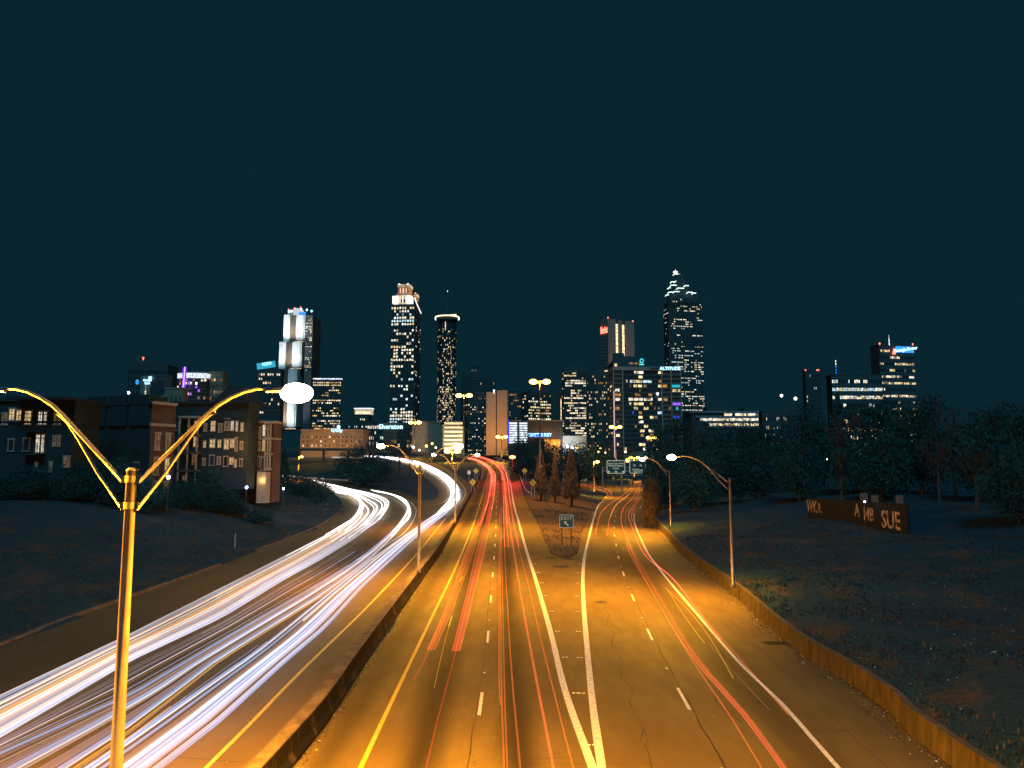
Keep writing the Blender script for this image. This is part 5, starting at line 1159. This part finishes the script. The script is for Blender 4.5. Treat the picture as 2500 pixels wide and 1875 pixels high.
# fourth block, orange-lit
r, W, D, H, zb = apt('orange lit apartment block with white trimmed balconies under the near lamp glare', 596, 667, 1031, 128, 'apt', D=4.2)
Y = 128; s = Y / FPX; ux = lambda u: X(u, 1110, Y) - r.location.x
zs = [wz(v, Y, zb) for v in (1069, 1106, 1143, 1180)]
balc(r, ux(597), ux(626), zs, 34 * s, deck='trim'); balc(r, ux(652), ux(664), zs[:3], 34 * s, y=-1.2, deck='trim')
for (u, v, ww, hh, m) in ((616, 1100, 6, 28, 2), (632, 1066, 4, 22, 2), (643, 1064, 6, 26, 1), (632, 1100, 5, 20, 2), (643, 1100, 5, 26, 0), (657, 1098, 6, 18, 2), (616, 1138, 6, 26, 3), (632, 1138, 4, 22, 3), (643, 1148, 8, 30, 3), (657, 1140, 6, 24, 3), (632, 1172, 5, 20, 3), (604, 1178, 12, 18, 3), (616, 1066, 6, 20, 3), (655, 1066, 7, 20, 3)):
    win(r, ux(u), wz(v, Y, zb), ww * s, hh * s, m)
point((ux(652), -9, zs[3] + 6), 900, SODIUM, .3, r); point((ux(654), -2.6, wz(1172, Y, zb)), 60, (1, .6, .2), .15, r)
b = MB(); b.ball((ux(601.5), -1.4, wz(1165, Y, zb)), .35, 8, 6); b.build('porch_lamp', emit('porch_glow', (1, .6, .15), 4), r)
b = MB(); b.box(ux(640), ux(662), -2.2, 0, 0, wz(1152, Y, zb)); b.build('porch', M['trim'], r)
# low fence and dark shrubs in front
r = empty('lawn_fence', (X(590, 1205, 115), 115, ground_z(X(590, 1205, 115), 115)), label='low dark picket fence along the top of the left lawn below the balconies', cat='fence')
for k in range(60):
    x = k * .26; b = MB(); b.box(x, x + .1, 0, .03, -.2, 1.3); b.build('picket', M['dark_steel'], r)
b = MB(); b.box(0, 15.6, .03, .08, .9, 1.0); b.box(0, 15.6, .03, .08, .3, .4); b.build('rail', M['dark_steel'], r)
# ---------------------------------------------------------------- traffic signs
M['sign_yellow'] = plain('sign_yellow', (0.85, 0.60, 0.06), (0.75, 0.52, 0.05), 4, .45); M['sign_green'] = plain('sign_green', (0.01, 0.13, 0.11), (0.01, 0.11, 0.09), 3, .4)
M['sign_black'] = plain('sign_black', (0.015, 0.015, 0.015), (0.02, 0.02, 0.02), 4, .5); M['sign_white'] = plain('sign_white_sheeting', (0.85, 0.86, 0.84), (0.7, 0.7, 0.68), 4, .4)
def rounded(w_, h, r_, n=5):
    out = []
    for cx, cy, a0 in ((w_ / 2 - r_, h / 2 - r_, 0), (-w_ / 2 + r_, h / 2 - r_, 90), (-w_ / 2 + r_, -h / 2 + r_, 180), (w_ / 2 - r_, -h / 2 + r_, 270)):
        for k in range(n + 1): a = R(a0 + 90 * k / n); out.append((cx + r_ * math.cos(a), cy + r_ * math.sin(a)))
    return out
def plate(r, poly, y0, y1, z, m, name, x=0):
    b = MB(); n = len(poly); b.v += [(x + p[0], y0, z + p[1]) for p in poly] + [(x + p[0], y1, z + p[1]) for p in poly]
    b.f.append(tuple(range(n))); b.f.append(tuple(range(2 * n - 1, n - 1, -1)))
    for i in range(n): j = (i + 1) % n; b.f.append((i, n + i, n + j, j))
    b.m += [0] * (n + 2); return b.build(name, M[m] if isinstance(m, str) else m, r)
def diamond(u, v, half, Y, vb, label, arrow=True, posts=2):
    x = X(u, v, Y); z = Z(v, Y); zg = Z(vb, Y); r = empty('warning_sign', (x, Y, zg), label=label, cat='warning sign', group='yellow diamond warning signs')
    h = half * Y / FPX; zc = z - zg
    for dx in ((-h * .38, h * .38) if posts == 2 else (0,)):
        b = MB(); b.box(dx - .05, dx + .05, .05, .12, -.6, zc); b.build('post', M['steel'], r)
    plate(r, [(0, -h), (h, 0), (0, h), (-h, 0)], -.02, .03, zc, 'sign_yellow', 'panel')
    if arrow:
        q = h * .5; b = MB()
        for a, c in (((.18, -.75), (.18, -.1)), ((.18, -.1), (-.15, .35)), ((-.15, .35), (-.42, .5))):
            a = Vector((a[0] * q * 1.2, 0, a[1] * q)); c = Vector((c[0] * q * 1.2, 0, c[1] * q)); t = (c - a).normalized(); nrm = Vector((-t.z, 0, t.x)) * q * .13
            b.quad(*[(p.x, -.03, zc + p.z) for p in (a - nrm, c - nrm, c + nrm, a + nrm)])
        b.v += [(-q * .95, -.031, zc + q * .5), (-q * .3, -.031, zc + q * .85), (-q * .35, -.031, zc + q * .12)]; b.f.append((len(b.v) - 3, len(b.v) - 2, len(b.v) - 1)); b.m.append(0)
        b.build('arrow', M['sign_black'], r)
    return r
diamond(1154, 1177, 8.5, 172, 1195, 'yellow bend-left warning sign on the barrier between the carriageways')
diamond(1162, 1149.5, 7, 205, 1172, 'plain yellow diamond sign just beyond the bend arrow sign on the median', False)
diamond(1301, 1178, 8.5, 165, 1208, 'yellow bend-left warning sign on the grass right of the outbound guardrail')
diamond(1281, 1149, 7, 205, 1172, 'plain yellow diamond sign farther up on the right grass verge', False)
diamond(1221, 1108, 5, 330, 1120, 'small yellow diamond at the foot of the concrete shafts', False, 1)
diamond(1445.5, 1160.5, 4, 300, 1180, 'small yellow diamond sign left of the ramp corner lamp', False, 1)
diamond(1498, 1167.5, 4, 290, 1183, 'small yellow diamond with dark symbol under the congress centre sign', True, 1)
diamond(1517.5, 1165, 4, 290, 1183, 'small plain yellow diamond on the gantry column', False, 1)
x = X(1145, 1154, 190); r = empty('small_road_sign', (x, 190, Z(1172, 190)), label='small grey rectangular sign on one post left of the yellow diamonds', cat='road sign')
b = MB(); b.box(-.04, .04, 0, .06, -.5, 1.9); b.build('post', M['steel'], r); plate(r, rounded(.75, .9, .08), -.02, .02, 1.9, 'sign_white', 'panel')
# EXIT gore sign
Y = 92; x = X(1383, 1272, Y); zg = hr(x, Y); r = empty('exit_sign', (x, Y, zg), R(-2), label='green EXIT sign with white arrow on two posts in the grass gore', cat='road sign')
zc = Z(1272.5, Y) - zg; w_ = 34 * Y / FPX; h = 31 * Y / FPX
for dx in (-w_ * .33, w_ * .33): b = MB(); b.box(dx - .06, dx + .06, .05, .15, -.4, zc); b.build('post', M['dark_steel'], r)
plate(r, rounded(w_, h, .14), -.01, .03, zc, 'sign_white', 'border'); plate(r, rounded(w_ - .14, h - .14, .1), -.02, -.012, zc, 'sign_green', 'panel')
text_mesh('EXIT', .56, .004, M['sign_white'], 'lettering', r, (0, -.03, zc + .34), space=1.25)
b = MB(); zz0 = zc - .27
P_ = [(-.30, .28), (.08, .22), (-.03, .11), (.29, -.22), (.18, -.33), (-.13, 0.0), (-.24, -.10)]; n = len(P_)
b.v += [(p[0], -.03, zz0 + p[1]) for p in P_]; b.f.append(tuple(range(n))); b.m.append(0); b.build('arrow', M['sign_white'], r)
bl = MB()
for k in range(22): xx = random.uniform(-w_ * .44, w_ * .44); zz_ = zc - h * .44 + random.uniform(0, .06); bl.box(xx, xx + .06, -.028, -.022, zz_, zz_ + .05)
bl.build('dirt', M['sign_black'], r, kind='stuff')
# overhead sign gantry
Y = 262; gx0 = X(1475, 1160, Y); zg = 0.0; r = empty('sign_gantry', (X(1471, 1160, Y), Y, 0), label='overhead gantry holding two green highway signs beyond the ramp', cat='gantry')
o = r.location; zt = Z(1141, Y); zl = Z(1160, Y); x1 = X(1588, 1160, Y) - o.x
for xx in (0.0, X(1518, 1160, Y) - o.x, x1):
    b = MB(); b.tube([(xx, 0, 0), (xx, 0, zt)], .22, 8); b.build('column', M['steel'], r)
for zz_ in (zt, zt - 1.3):
    b = MB(); b.tube([(0, 0, zz_), (x1, 0, zz_)], .09, 6); b.build('chord', M['steel'], r)
for k in range(12):
    a = x1 * k / 12; b = MB(); b.tube([(a, 0, zt - (0 if k % 2 else 1.3)), (a + x1 / 12, 0, zt - (1.3 if k % 2 else 0))], .045, 5); b.build('brace', M['steel'], r)
b = MB(); b.box(X(1478, 1160, Y) - o.x, x1, -1.6, -.9, zl - .1, zl); b.build('walkway', M['steel'], r)
def bigsign(ua, ub, va, vb, label, lines, shields=False):
    xa, xb = X(ua, 1140, Y), X(ub, 1140, Y); za, zb_ = Z(vb, Y), Z(va, Y); w_ = xb - xa; h = zb_ - za
    s = empty('overhead_sign', ((xa + xb) / 2, Y - .5, (za + zb_) / 2), label=label, cat='highway sign')
    plate(s, rounded(w_, h, .45), 0, .1, 0, M['sign_edge'], 'border'); plate(s, rounded(w_ - .36, h - .36, .35), -.02, -.005, 0, 'sign_green', 'panel')
    for t, sz, zz_ in lines: text_mesh(t, sz, .01, M['sign_edge'], 'lettering', s, (0, -.06, zz_ * h), xs=.92)
    if shields:
        for k, t in ((-.2, '75'), (.2, '85')):
            plate(s, [(-.55, .5), (-.3, .62), (0, .55), (.3, .62), (.55, .5), (.6, 0), (.35, -.45), (0, -.7), (-.35, -.45), (-.6, 0)], -.05, -.03, .12 * h, 'shield', 'route_shield', k * w_)
            text_mesh(t, .85, .01, M['sign_edge'], 'lettering', s, (k * w_, -.08, .11 * h))
    else:
        for k in (-.4, 0, .4):
            b = MB(); b.v += [(k * w_ - .5, -.06, -h * .34), (k * w_ + .5, -.06, -h * .34), (k * w_, -.06, -h * .46), (k * w_ - .12, -.06, -h * .29), (k * w_ + .12, -.06, -h * .29), (k * w_ + .12, -.06, -h * .34), (k * w_ - .12, -.06, -h * .34)]
            b.f += [(0, 1, 2), (3, 4, 5, 6)]; b.m += [0, 0]; b.build('arrow', M['sign_edge'], s)
    return s
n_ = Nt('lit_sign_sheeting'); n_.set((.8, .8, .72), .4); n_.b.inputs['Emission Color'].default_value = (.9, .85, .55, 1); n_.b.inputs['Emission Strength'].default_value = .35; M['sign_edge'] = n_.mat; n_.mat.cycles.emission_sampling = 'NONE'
M['shield'] = plain('shield_face', (.35, .08, .12), (.1, .08, .3), 1.2, .5)
bigsign(1481, 1525.5, 1124, 1156, 'green overhead sign reading World Congress Center with three down arrows', [('Andrew Young Intl Blvd', .62, .26), ('World Congress', .82, .10), ('Center', .82, -.10)])
bigsign(1536.5, 1576, 1124, 1156, 'green overhead sign with two route shields reading Chattanooga Greenville', [('Chattanooga', .82, -.20), ('Greenville', .82, -.37)], True)
# ---------------------------------------------------------------- trees and shrubs
def leafmesh(name, n, shape, mat, leaf=.35, seed=1, sp=1.0):
    rnd = random.Random(seed); mb = MB(); clumps = []
    while len(clumps) < max(10, n // 26):
        p = shape(rnd)
        if p: clumps.append(p)
    for i in range(n):
        c = rnd.choice(clumps); p = Vector(c) + Vector((rnd.uniform(-.13, .13), rnd.uniform(-.13, .13), rnd.uniform(-.1, .1))) * sp
        a = Vector((rnd.uniform(-1, 1), rnd.uniform(-1, 1), rnd.uniform(-1, 1))).normalized(); b_ = a.cross(Vector((rnd.uniform(-1, 1), rnd.uniform(-1, 1), rnd.uniform(-1, 1)))).normalized(); l = leaf * rnd.uniform(.5, 1.2)
        mb.quad(p - a * l, p + b_ * l * .45, p + a * l, p - b_ * l * .45)
    return mb.mesh(name, M[mat])
def blob(rnd):
    p = (rnd.uniform(-1, 1), rnd.uniform(-1, 1), rnd.uniform(-1, 1)); d = sum(a * a for a in p) ** .5
    return (p[0] * .5, p[1] * .5, p[2] * .5 + .5) if .45 < d < 1.0 + .15 * math.sin(5 * p[0] + 3 * p[2]) else None
def cone_(rnd):
    z = rnd.random(); rmax = .5 * (1 - z) ** .8 * (1 if z > .12 else .6 + 3 * z); a = rnd.uniform(0, 6.28); q = rmax * rnd.uniform(.3, 1) ** .6 * (.88 + .12 * math.sin(3 * a))
    return (q * math.cos(a), q * math.sin(a), z)
CR = [leafmesh('crown', 5200, blob, 'leaf', .03, s) for s in (1, 2, 3)]; CS = [leafmesh('crown', 11000, cone_, 'leaf_red', .03, s, .4) for s in (4, 5, 6)]; CBU = leafmesh('crown', 5200, blob, 'leaf_brown', .035, 9); CC = leafmesh('crown', 4200, cone_, 'leaf', .03, 8, .35)
def trunk_mesh(bare=False, seed=0):
    rnd = random.Random(seed); mb = MB(); mb.tube([(0, 0, -.05), (.01, 0, .3), (0, .01, .6), (.0, 0, .9)], [.03, .022, .014, .004], 6)
    def branch(p, d, l, rr, dep):
        q = p + d * l; mb.tube([p, (p + q) / 2 + Vector((rnd.uniform(-.02, .02),) * 3), q], [rr, rr * .75, rr * .5], 4, cap=False)
        if dep > 0:
            for _ in range(3): branch(p + (q - p) * rnd.uniform(.5, 1), (d + Vector((rnd.uniform(-.7, .7), rnd.uniform(-.7, .7), rnd.uniform(-.1, .7)))).normalized(), l * .62, rr * .55, dep - 1)
    for k in range(11 if bare else 5):
        a = rnd.uniform(0, 6.28); branch(Vector((0, 0, rnd.uniform(.25, .7))), Vector((math.cos(a) * .7, math.sin(a) * .7, .7)).normalized(), .26, .010, 3 if bare else 1)
    return mb.mesh('trunk', M['bark'])
TM = [trunk_mesh(False, 1), trunk_mesh(False, 2)]; TB = [trunk_mesh(True, s) for s in (3, 4)]
def tree(name, x, y, h, wd, label, kind, group, z=None, trunk=.15):
    z = ground_z(x, y) if z is None else z
    r = empty(name, (x, y, z), random.uniform(0, 6.28), label=label, cat='tree' if 'shrub' not in name else 'shrub', group=group)
    t = bpy.data.objects.new('trunk', TB[int(x * 7) % 2] if kind == 'bare' else TM[int(x * 7) % 2]); COL.objects.link(t); t.parent = r; t.scale = (wd if kind == 'bare' else h * .8, wd if kind == 'bare' else h * .8, h)
    if kind != 'bare':
        me = {'round': random.choice(CR), 'pyr': random.choice(CS), 'conifer': CC, 'brown': CBU}[kind]
        c = bpy.data.objects.new('crown', me); COL.objects.link(c); c.parent = r; c.location = (0, 0, h * trunk); c.scale = (wd, wd, h * (1 - trunk))
    return r
def tree_at(u, vtop, vb, Y, wpx, label, kind, group, name='tree'):
    x = X(u, vb, Y); zg = ground_z(x, Y); zb = min(zg, Z(vb, Y)) if Z(vb, Y) < zg else zg
    return tree(name, x, Y, Z(vtop, Y) - zb, wpx * Y / FPX, label, kind, group, zb)
PG = 'pyramid shaped trees on the grass gore'
tree_at(1321, 1102, 1203, 168.5, 44, 'left pyramid tree with rusty leaves, behind the tallest lamp mast', 'pyr', PG, 'pyramid_tree')
tree_at(1356, 1116, 1205, 166, 38, 'shortest pyramid tree with rusty leaves, the middle one of three', 'pyr', PG, 'pyramid_tree')
tree_at(1395, 1099, 1212, 160, 56, 'largest pyramid tree with rusty leaves, right one of the three by the ramp', 'pyr', PG, 'pyramid_tree')
DT = 'dark trees around the roads'
spec = [(862, 1092, 1170, 215, 90, 'round', 'big dark leafy tree behind the outer inbound bend, left half of the cluster'), (920, 1105, 1180, 225, 70, 'round', 'dark leafy tree in the island cluster, beside the far left double lamp head'), (890, 1130, 1185, 205, 70, 'round', 'low dark shrubby tree filling the island cluster'),
 (975, 1070, 1165, 235, 90, 'bare', 'bare winter tree standing on the island between the inbound curves'), (1000, 1078, 1150, 250, 60, 'bare', 'thin bare tree right of the island cluster'), (900, 1060, 1180, 230, 110, 'bare', 'wide bare tree rising out of the island cluster'),
 (693, 1100, 1180, 150, 52, 'conifer', 'tall dark conifer in front of the orange lit apartments'), (730, 1150, 1215, 150, 60, 'round', 'dark shrub mass where the outer lane disappears at left'), (775, 1165, 1222, 150, 75, 'round', 'rounded dark hedge tree at the left end of the white streaks'), (655, 1150, 1215, 135, 50, 'round', 'dark shrub below the porch of the orange lit block'),
 (1275, 1075, 1165, 240, 80, 'round', 'dark tree right of the red light at the road crest'), (1315, 1068, 1170, 250, 80, 'round', 'dark tree behind the left pyramid tree'), (1355, 1085, 1175, 255, 80, 'round', 'dark tree behind the middle pyramid tree'), (1415, 1085, 1180, 300, 90, 'round', 'dark tree between the right pyramid tree and the corner lamp'), (1460, 1085, 1180, 320, 90, 'round', 'dark tree left of the world congress sign'),
 (1500, 1078, 1165, 330, 70, 'bare', 'bare tree above the world congress sign'), (1290, 1050, 1150, 270, 60, 'bare', 'bare tree in front of the light bar building'), (1435, 1070, 1160, 330, 60, 'bare', 'bare tree below the garage entrance'), (1545, 1085, 1160, 330, 60, 'bare', 'bare tree behind the shield sign')]
for u, vt, vb, Y, wp, k, lab in spec: tree_at(u, vt, vb, Y, wp, lab, k, DT, 'dark_tree' if k != 'bare' else 'bare_tree')
for i, (u, Y, h, w_, lab) in enumerate(((25, 84, 2.6, 5, 'dark shrub at the far left edge under the lit apartment'), (75, 86, 3.6, 5.5, 'taller dark shrub under the leftmost apartment windows'), (150, 88, 2.6, 4.5, 'low dark shrub left of the corner apartment'), (215, 92, 4.6, 6, 'big dark bush hiding the left end of the corner apartment'), (275, 92, 5.4, 6, 'tallest dark bush in front of the corner apartment'), (340, 93, 4.2, 5, 'dark bush right of the tallest bush before the corner apartment'), (385, 98, 2.4, 3.5, 'small dark shrub below the orange lit end wall'), (440, 104, 3.4, 5, 'dark shrub right of the bluish white floodlight'), (500, 108, 5.6, 5.5, 'rounded dark tree under the balcony stack'), (545, 110, 3.6, 5, 'dark shrub left of the violet floodlight'), (575, 112, 2.8, 4, 'low dark shrub beside the violet floodlight'), (640, 112, 2.2, 4, 'low hedge piece between the two right floodlights'))):
    x = X(u, 1190, Y); tree('dark_shrub', x, Y, h, w_, lab, 'round', 'dark shrubs in front of the apartments', None, .02)
rb = [(1615, 1050, 190, 80), (1655, 1020, 210, 95), (1700, 1010, 200, 100), (1600, 1120, 150, 60), (1750, 1040, 170, 110), (1640, 1090, 150, 90), (1700, 1110, 130, 110), (1800, 1035, 190, 100), (1850, 1035, 180, 100), (1900, 1030, 180, 100), (1960, 1000, 150, 130), (2010, 1020, 160, 120), (2110, 985, 130, 150), (2180, 975, 130, 150), (2250, 970, 120, 160), (2330, 980, 110, 170), (2420, 1000, 100, 180), (2490, 990, 90, 170), (2150, 1060, 110, 130), (2380, 1080, 85, 150), (1590, 1165, 130, 42), (1585, 1195, 118, 34), (1780, 1090, 140, 120), (1860, 1080, 140, 110), (2290, 1060, 95, 130), (2480, 1100, 70, 150), (1950, 1080, 125, 100)]
words_ = ['slender', 'broad', 'ragged', 'low', 'tall', 'bushy', 'open', 'leaning', 'dense']
places = ['right of the ramp bend', 'behind the bush by the ramp', 'below the pyramid skyscraper', 'under the banded office', 'on the far bank', 'behind the wall lamp', 'beyond the top of the right bank', 'under the sparse far block', 'below the banded office end']
for i, (u, vt, Y, wp) in enumerate(rb):
    k = 'bare' if i in (2, 9, 15, 19, 24) else 'brown' if i in (20, 21) else 'round'
    nm = ('bush' if i in (20, 21) else 'dark_tree') if k != 'bare' else 'bare_tree'
    lab = ('brownish roadside bush spilling over the ramp edge, ' + ('nearer one' if i == 21 else 'farther one')) if i in (20, 21) else '%s %s tree %s, %s' % (words_[i % 9], 'bare' if k == 'bare' else 'dark leafy', places[(i * 4 + i // 9) % 9], ('in the first row' if Y < 130 else 'in the second row' if Y < 170 else 'in the back row'))
    x = X(u, 1150, Y); z = ground_z(x, Y); tree(nm, x, Y, max(3, Z(vt, Y) - z), wp * Y / FPX, lab, k, 'dark trees on the right bank' if i not in (20, 21) else None, z, .08)
tree_at(2052, 968, 1130, 105, 75, 'pointed dark conifer on the right bank, faintly brown at its tip', 'conifer', None, 'conifer_tree')
# ---------------------------------------------------------------- graffiti wall
M['wall_dark'] = plain('dark_block_wall', (.003, .012, .016), (.002, .009, .012), 2, .9)
Y0, Y1 = 98, 74; r = empty('graffiti_wall', (X(1972, 1250, Y0), Y0, Z(1262, Y0)), label='low wall covered in orange lit graffiti lettering on the right bank', cat='wall')
o = r.location; e1 = Vector((X(2215, 1270, Y1), Y1, Z(1292, Y1))); d = e1 - Vector(o); L = Vector((d.x, d.y, 0)).length; ang = math.atan2(d.y, d.x)
r.rotation_euler = (0, 0, ang); nP = 8; hgt = 52 * 86 / FPX
for k in range(nP):
    b = MB(); x0 = L * k / nP; x1 = L * (k + 1) / nP - .05; za = d.z * k / nP; b.box(x0, x1, 0, .3, za - 2.5, za + hgt); b.build('wall_panel', M['wall_dark'], r)
gm = plain('graffiti_paint', (.8, .62, .48), (.02, .015, .015), 1.3, .8)
for t, sz, xx, z in (('SUE', 2.5, .87, -.4), ('WK', 2.1, .06, .3), ('IL', 1.6, .16, .2), ('A', 2.0, .57, .3), ('MB', 1.9, .68, .0)):
    text_mesh(t, sz, .01, gm, 'graffiti_letters', r, (L * xx, -.03, d.z * xx + hgt * .42 + z), xs=.9)
x = X(2140, 1215, 92); r2 = empty('ruined_sign_board', (x, 92, ground_z(x, 92)), label='two weathered painted boards above the graffiti wall', cat='board')
for u in (2110, 2136, 2196):
    b = MB(); xx = X(u, 1215, 92) - x; z0 = Z(1236, 92) - r2.location.z; b.box(xx - .45, xx + .45, 0, .06, z0, z0 + 1.3 + .3 * (u % 3)); b.build('board', M['brick'], r2)
b = MB(); b.box(X(2108, 1215, 92) - x, X(2198, 1215, 92) - x, .06, .16, Z(1236, 92) - r2.location.z - 3, Z(1236, 92) - r2.location.z); b.build('backing', M['apt_dark'], r2)
l_ = spot((X(2080, 1250, 78) - 6, 70, 9.5), 900, SODIUM, .3); l_.rotation_euler = (R(80), 0, R(-20))
# red warning beacon at the crest
Y = 222; x = X(1251, 1116, Y); r = empty('traffic_beacon', (x, Y, hr(x, Y)), label='glowing red traffic light over the road crest, right of the concrete shafts', cat='traffic light')
b = MB(); b.tube([(0, 0, 0), (0, 0, Z(1116, Y) - hr(x, Y))], .12, 6); b.build('pole', M['dark_steel'], r)
b = MB(); b.ball((0, -.2, Z(1116, Y) - hr(x, Y)), .95, 12, 8, sz=.55); b.build('red_lens', emit('red_lens', (1, .16, .05), 9), r)
point((0, -1.6, Z(1116, Y) - hr(x, Y)), 9000, (1, .03, .03), .3, r)
# lawn marker posts
for u, v0, v1, lab in ((573, 1300, 1343, 'thin dark marker post standing on the left lawn above the kerb'),):
    p = G(u, v1); b = MB(); b.box(-.05, .05, -.05, .05, 0, 1.6); o = b.build('marker_post', M['steel'], None, label=lab, cat='post'); o.location = (p.x, p.y, ground_z(p.x, p.y))
# ---------------------------------------------------------------- small stuff
rnd = random.Random(5); mb = MB()
for i in range(15000):                        # tufts on the bank, verge and gore
    q = rnd.random()
    if q < .62: y = 20 + 75 * rnd.random() ** 1.3; x = interp(wall_w, y) + .4 + rnd.random() ** 1.3 * 26
    elif q < .80: y = rnd.uniform(80, 150); x = rnd.uniform(3, 14)
    else: y = 30 + 90 * rnd.random(); x = interp(curb_w, y) - .5 - rnd.random() * 12
    if inside(MAIN, x, y) or inside(LEFT, x, y): continue
    if math.sin(x * .9 + 1.7 * math.sin(y * .31)) + math.sin(y * .55 + x * .4) < rnd.uniform(-1.2, .9): continue
    z = ground_z(x, y)
    for k in range(3):
        a = rnd.uniform(0, 6.28); l = rnd.uniform(.10, .26); dx, dy = math.cos(a) * .05, math.sin(a) * .05; ox, oy = rnd.uniform(-.08, .08), rnd.uniform(-.08, .08)
        mb.v += [(x + ox - dx, y + oy - dy, z - .03), (x + ox + dx, y + oy + dy, z - .03), (x + ox + rnd.uniform(-.1, .1), y + oy + rnd.uniform(-.1, .1), z + l)]; n = len(mb.v); mb.f.append((n - 3, n - 2, n - 1)); mb.m.append(0 if rnd.random() < .7 else 1)
M['straw'] = plain('dry_straw', (.09, .065, .045), (.04, .035, .03), 3, .9)
mb.build('grass_tufts', [M['grass'], M['straw']], kind='stuff')
mb = MB()
def flake(x, y, z, s, m):
    a = rnd.uniform(0, 6.28); c, s_ = math.cos(a) * s, math.sin(a) * s; t = rnd.uniform(-.02, .03)
    mb.v += [(x - c, y - s_, z), (x + s_ * .5, y - c * .5, z + t + .01), (x + c, y + s_, z + .01), (x - s_ * .5, y + c * .5, z + .012)]; n = len(mb.v); mb.f.append((n - 4, n - 3, n - 2, n - 1)); mb.m.append(m)
for i in range(5200):                         # dead leaves and grit against the wall foot and the barrier
    y = 22 + 80 * rnd.random() ** 1.2
    if rnd.random() < .72: x = interp(wall_w, y) - abs(rnd.gauss(0, .42)) * (1 + .6 * math.sin(y * .7)) - .03
    else: x = interp(barr_w, y) + abs(rnd.gauss(0, .16)) + .02
    flake(x, y, .012, rnd.uniform(.02, .07), 0 if rnd.random() < .92 else 1)
for i in range(420):
    y = abs(rnd.gauss(34, 9)) if i % 2 else 22 + 50 * rnd.random() ** 1.5; x = interp(wall_w, y) + .6 + abs(rnd.gauss(8, 4.5)); flake(x, y, ground_z(x, y) + .08, rnd.uniform(.02, .06), 1)
for i in range(420):
    y = 22 + 60 * rnd.random(); x = rnd.uniform(-7, 13); flake(x, y, .012, rnd.uniform(.012, .03), 0 if rnd.random() < .8 else 1)
for i in range(160):
    y = 22 + 60 * rnd.random(); x = rnd.uniform(-14, -9); flake(x, y, .012, rnd.uniform(.012, .03), 0 if rnd.random() < .7 else 1)
mb.build('dead_leaves', [M['bark'], M['sign_white']], kind='stuff')
# ---------------------------------------------------------------- night air
if HAZE > 0:
    b = MB(); b.box(-1550, 1550, -60, 2150, -3, 310); hz = b.build('haze', [], None, kind='stuff')
    hm = bpy.data.materials.new('night_air'); hm.use_nodes = True; hm.cycles.volume_sampling = 'EQUIANGULAR'; t = hm.node_tree; t.nodes.clear(); pv = t.nodes.new('ShaderNodeVolumePrincipled'); ho = t.nodes.new('ShaderNodeOutputMaterial')
    pv.inputs['Color'].default_value = (.9, .93, .95, 1); pv.inputs['Density'].default_value = HAZE; pv.inputs['Anisotropy'].default_value = .6
    t.links.new(pv.outputs[0], ho.inputs['Volume']); hz.data.materials.append(hm)
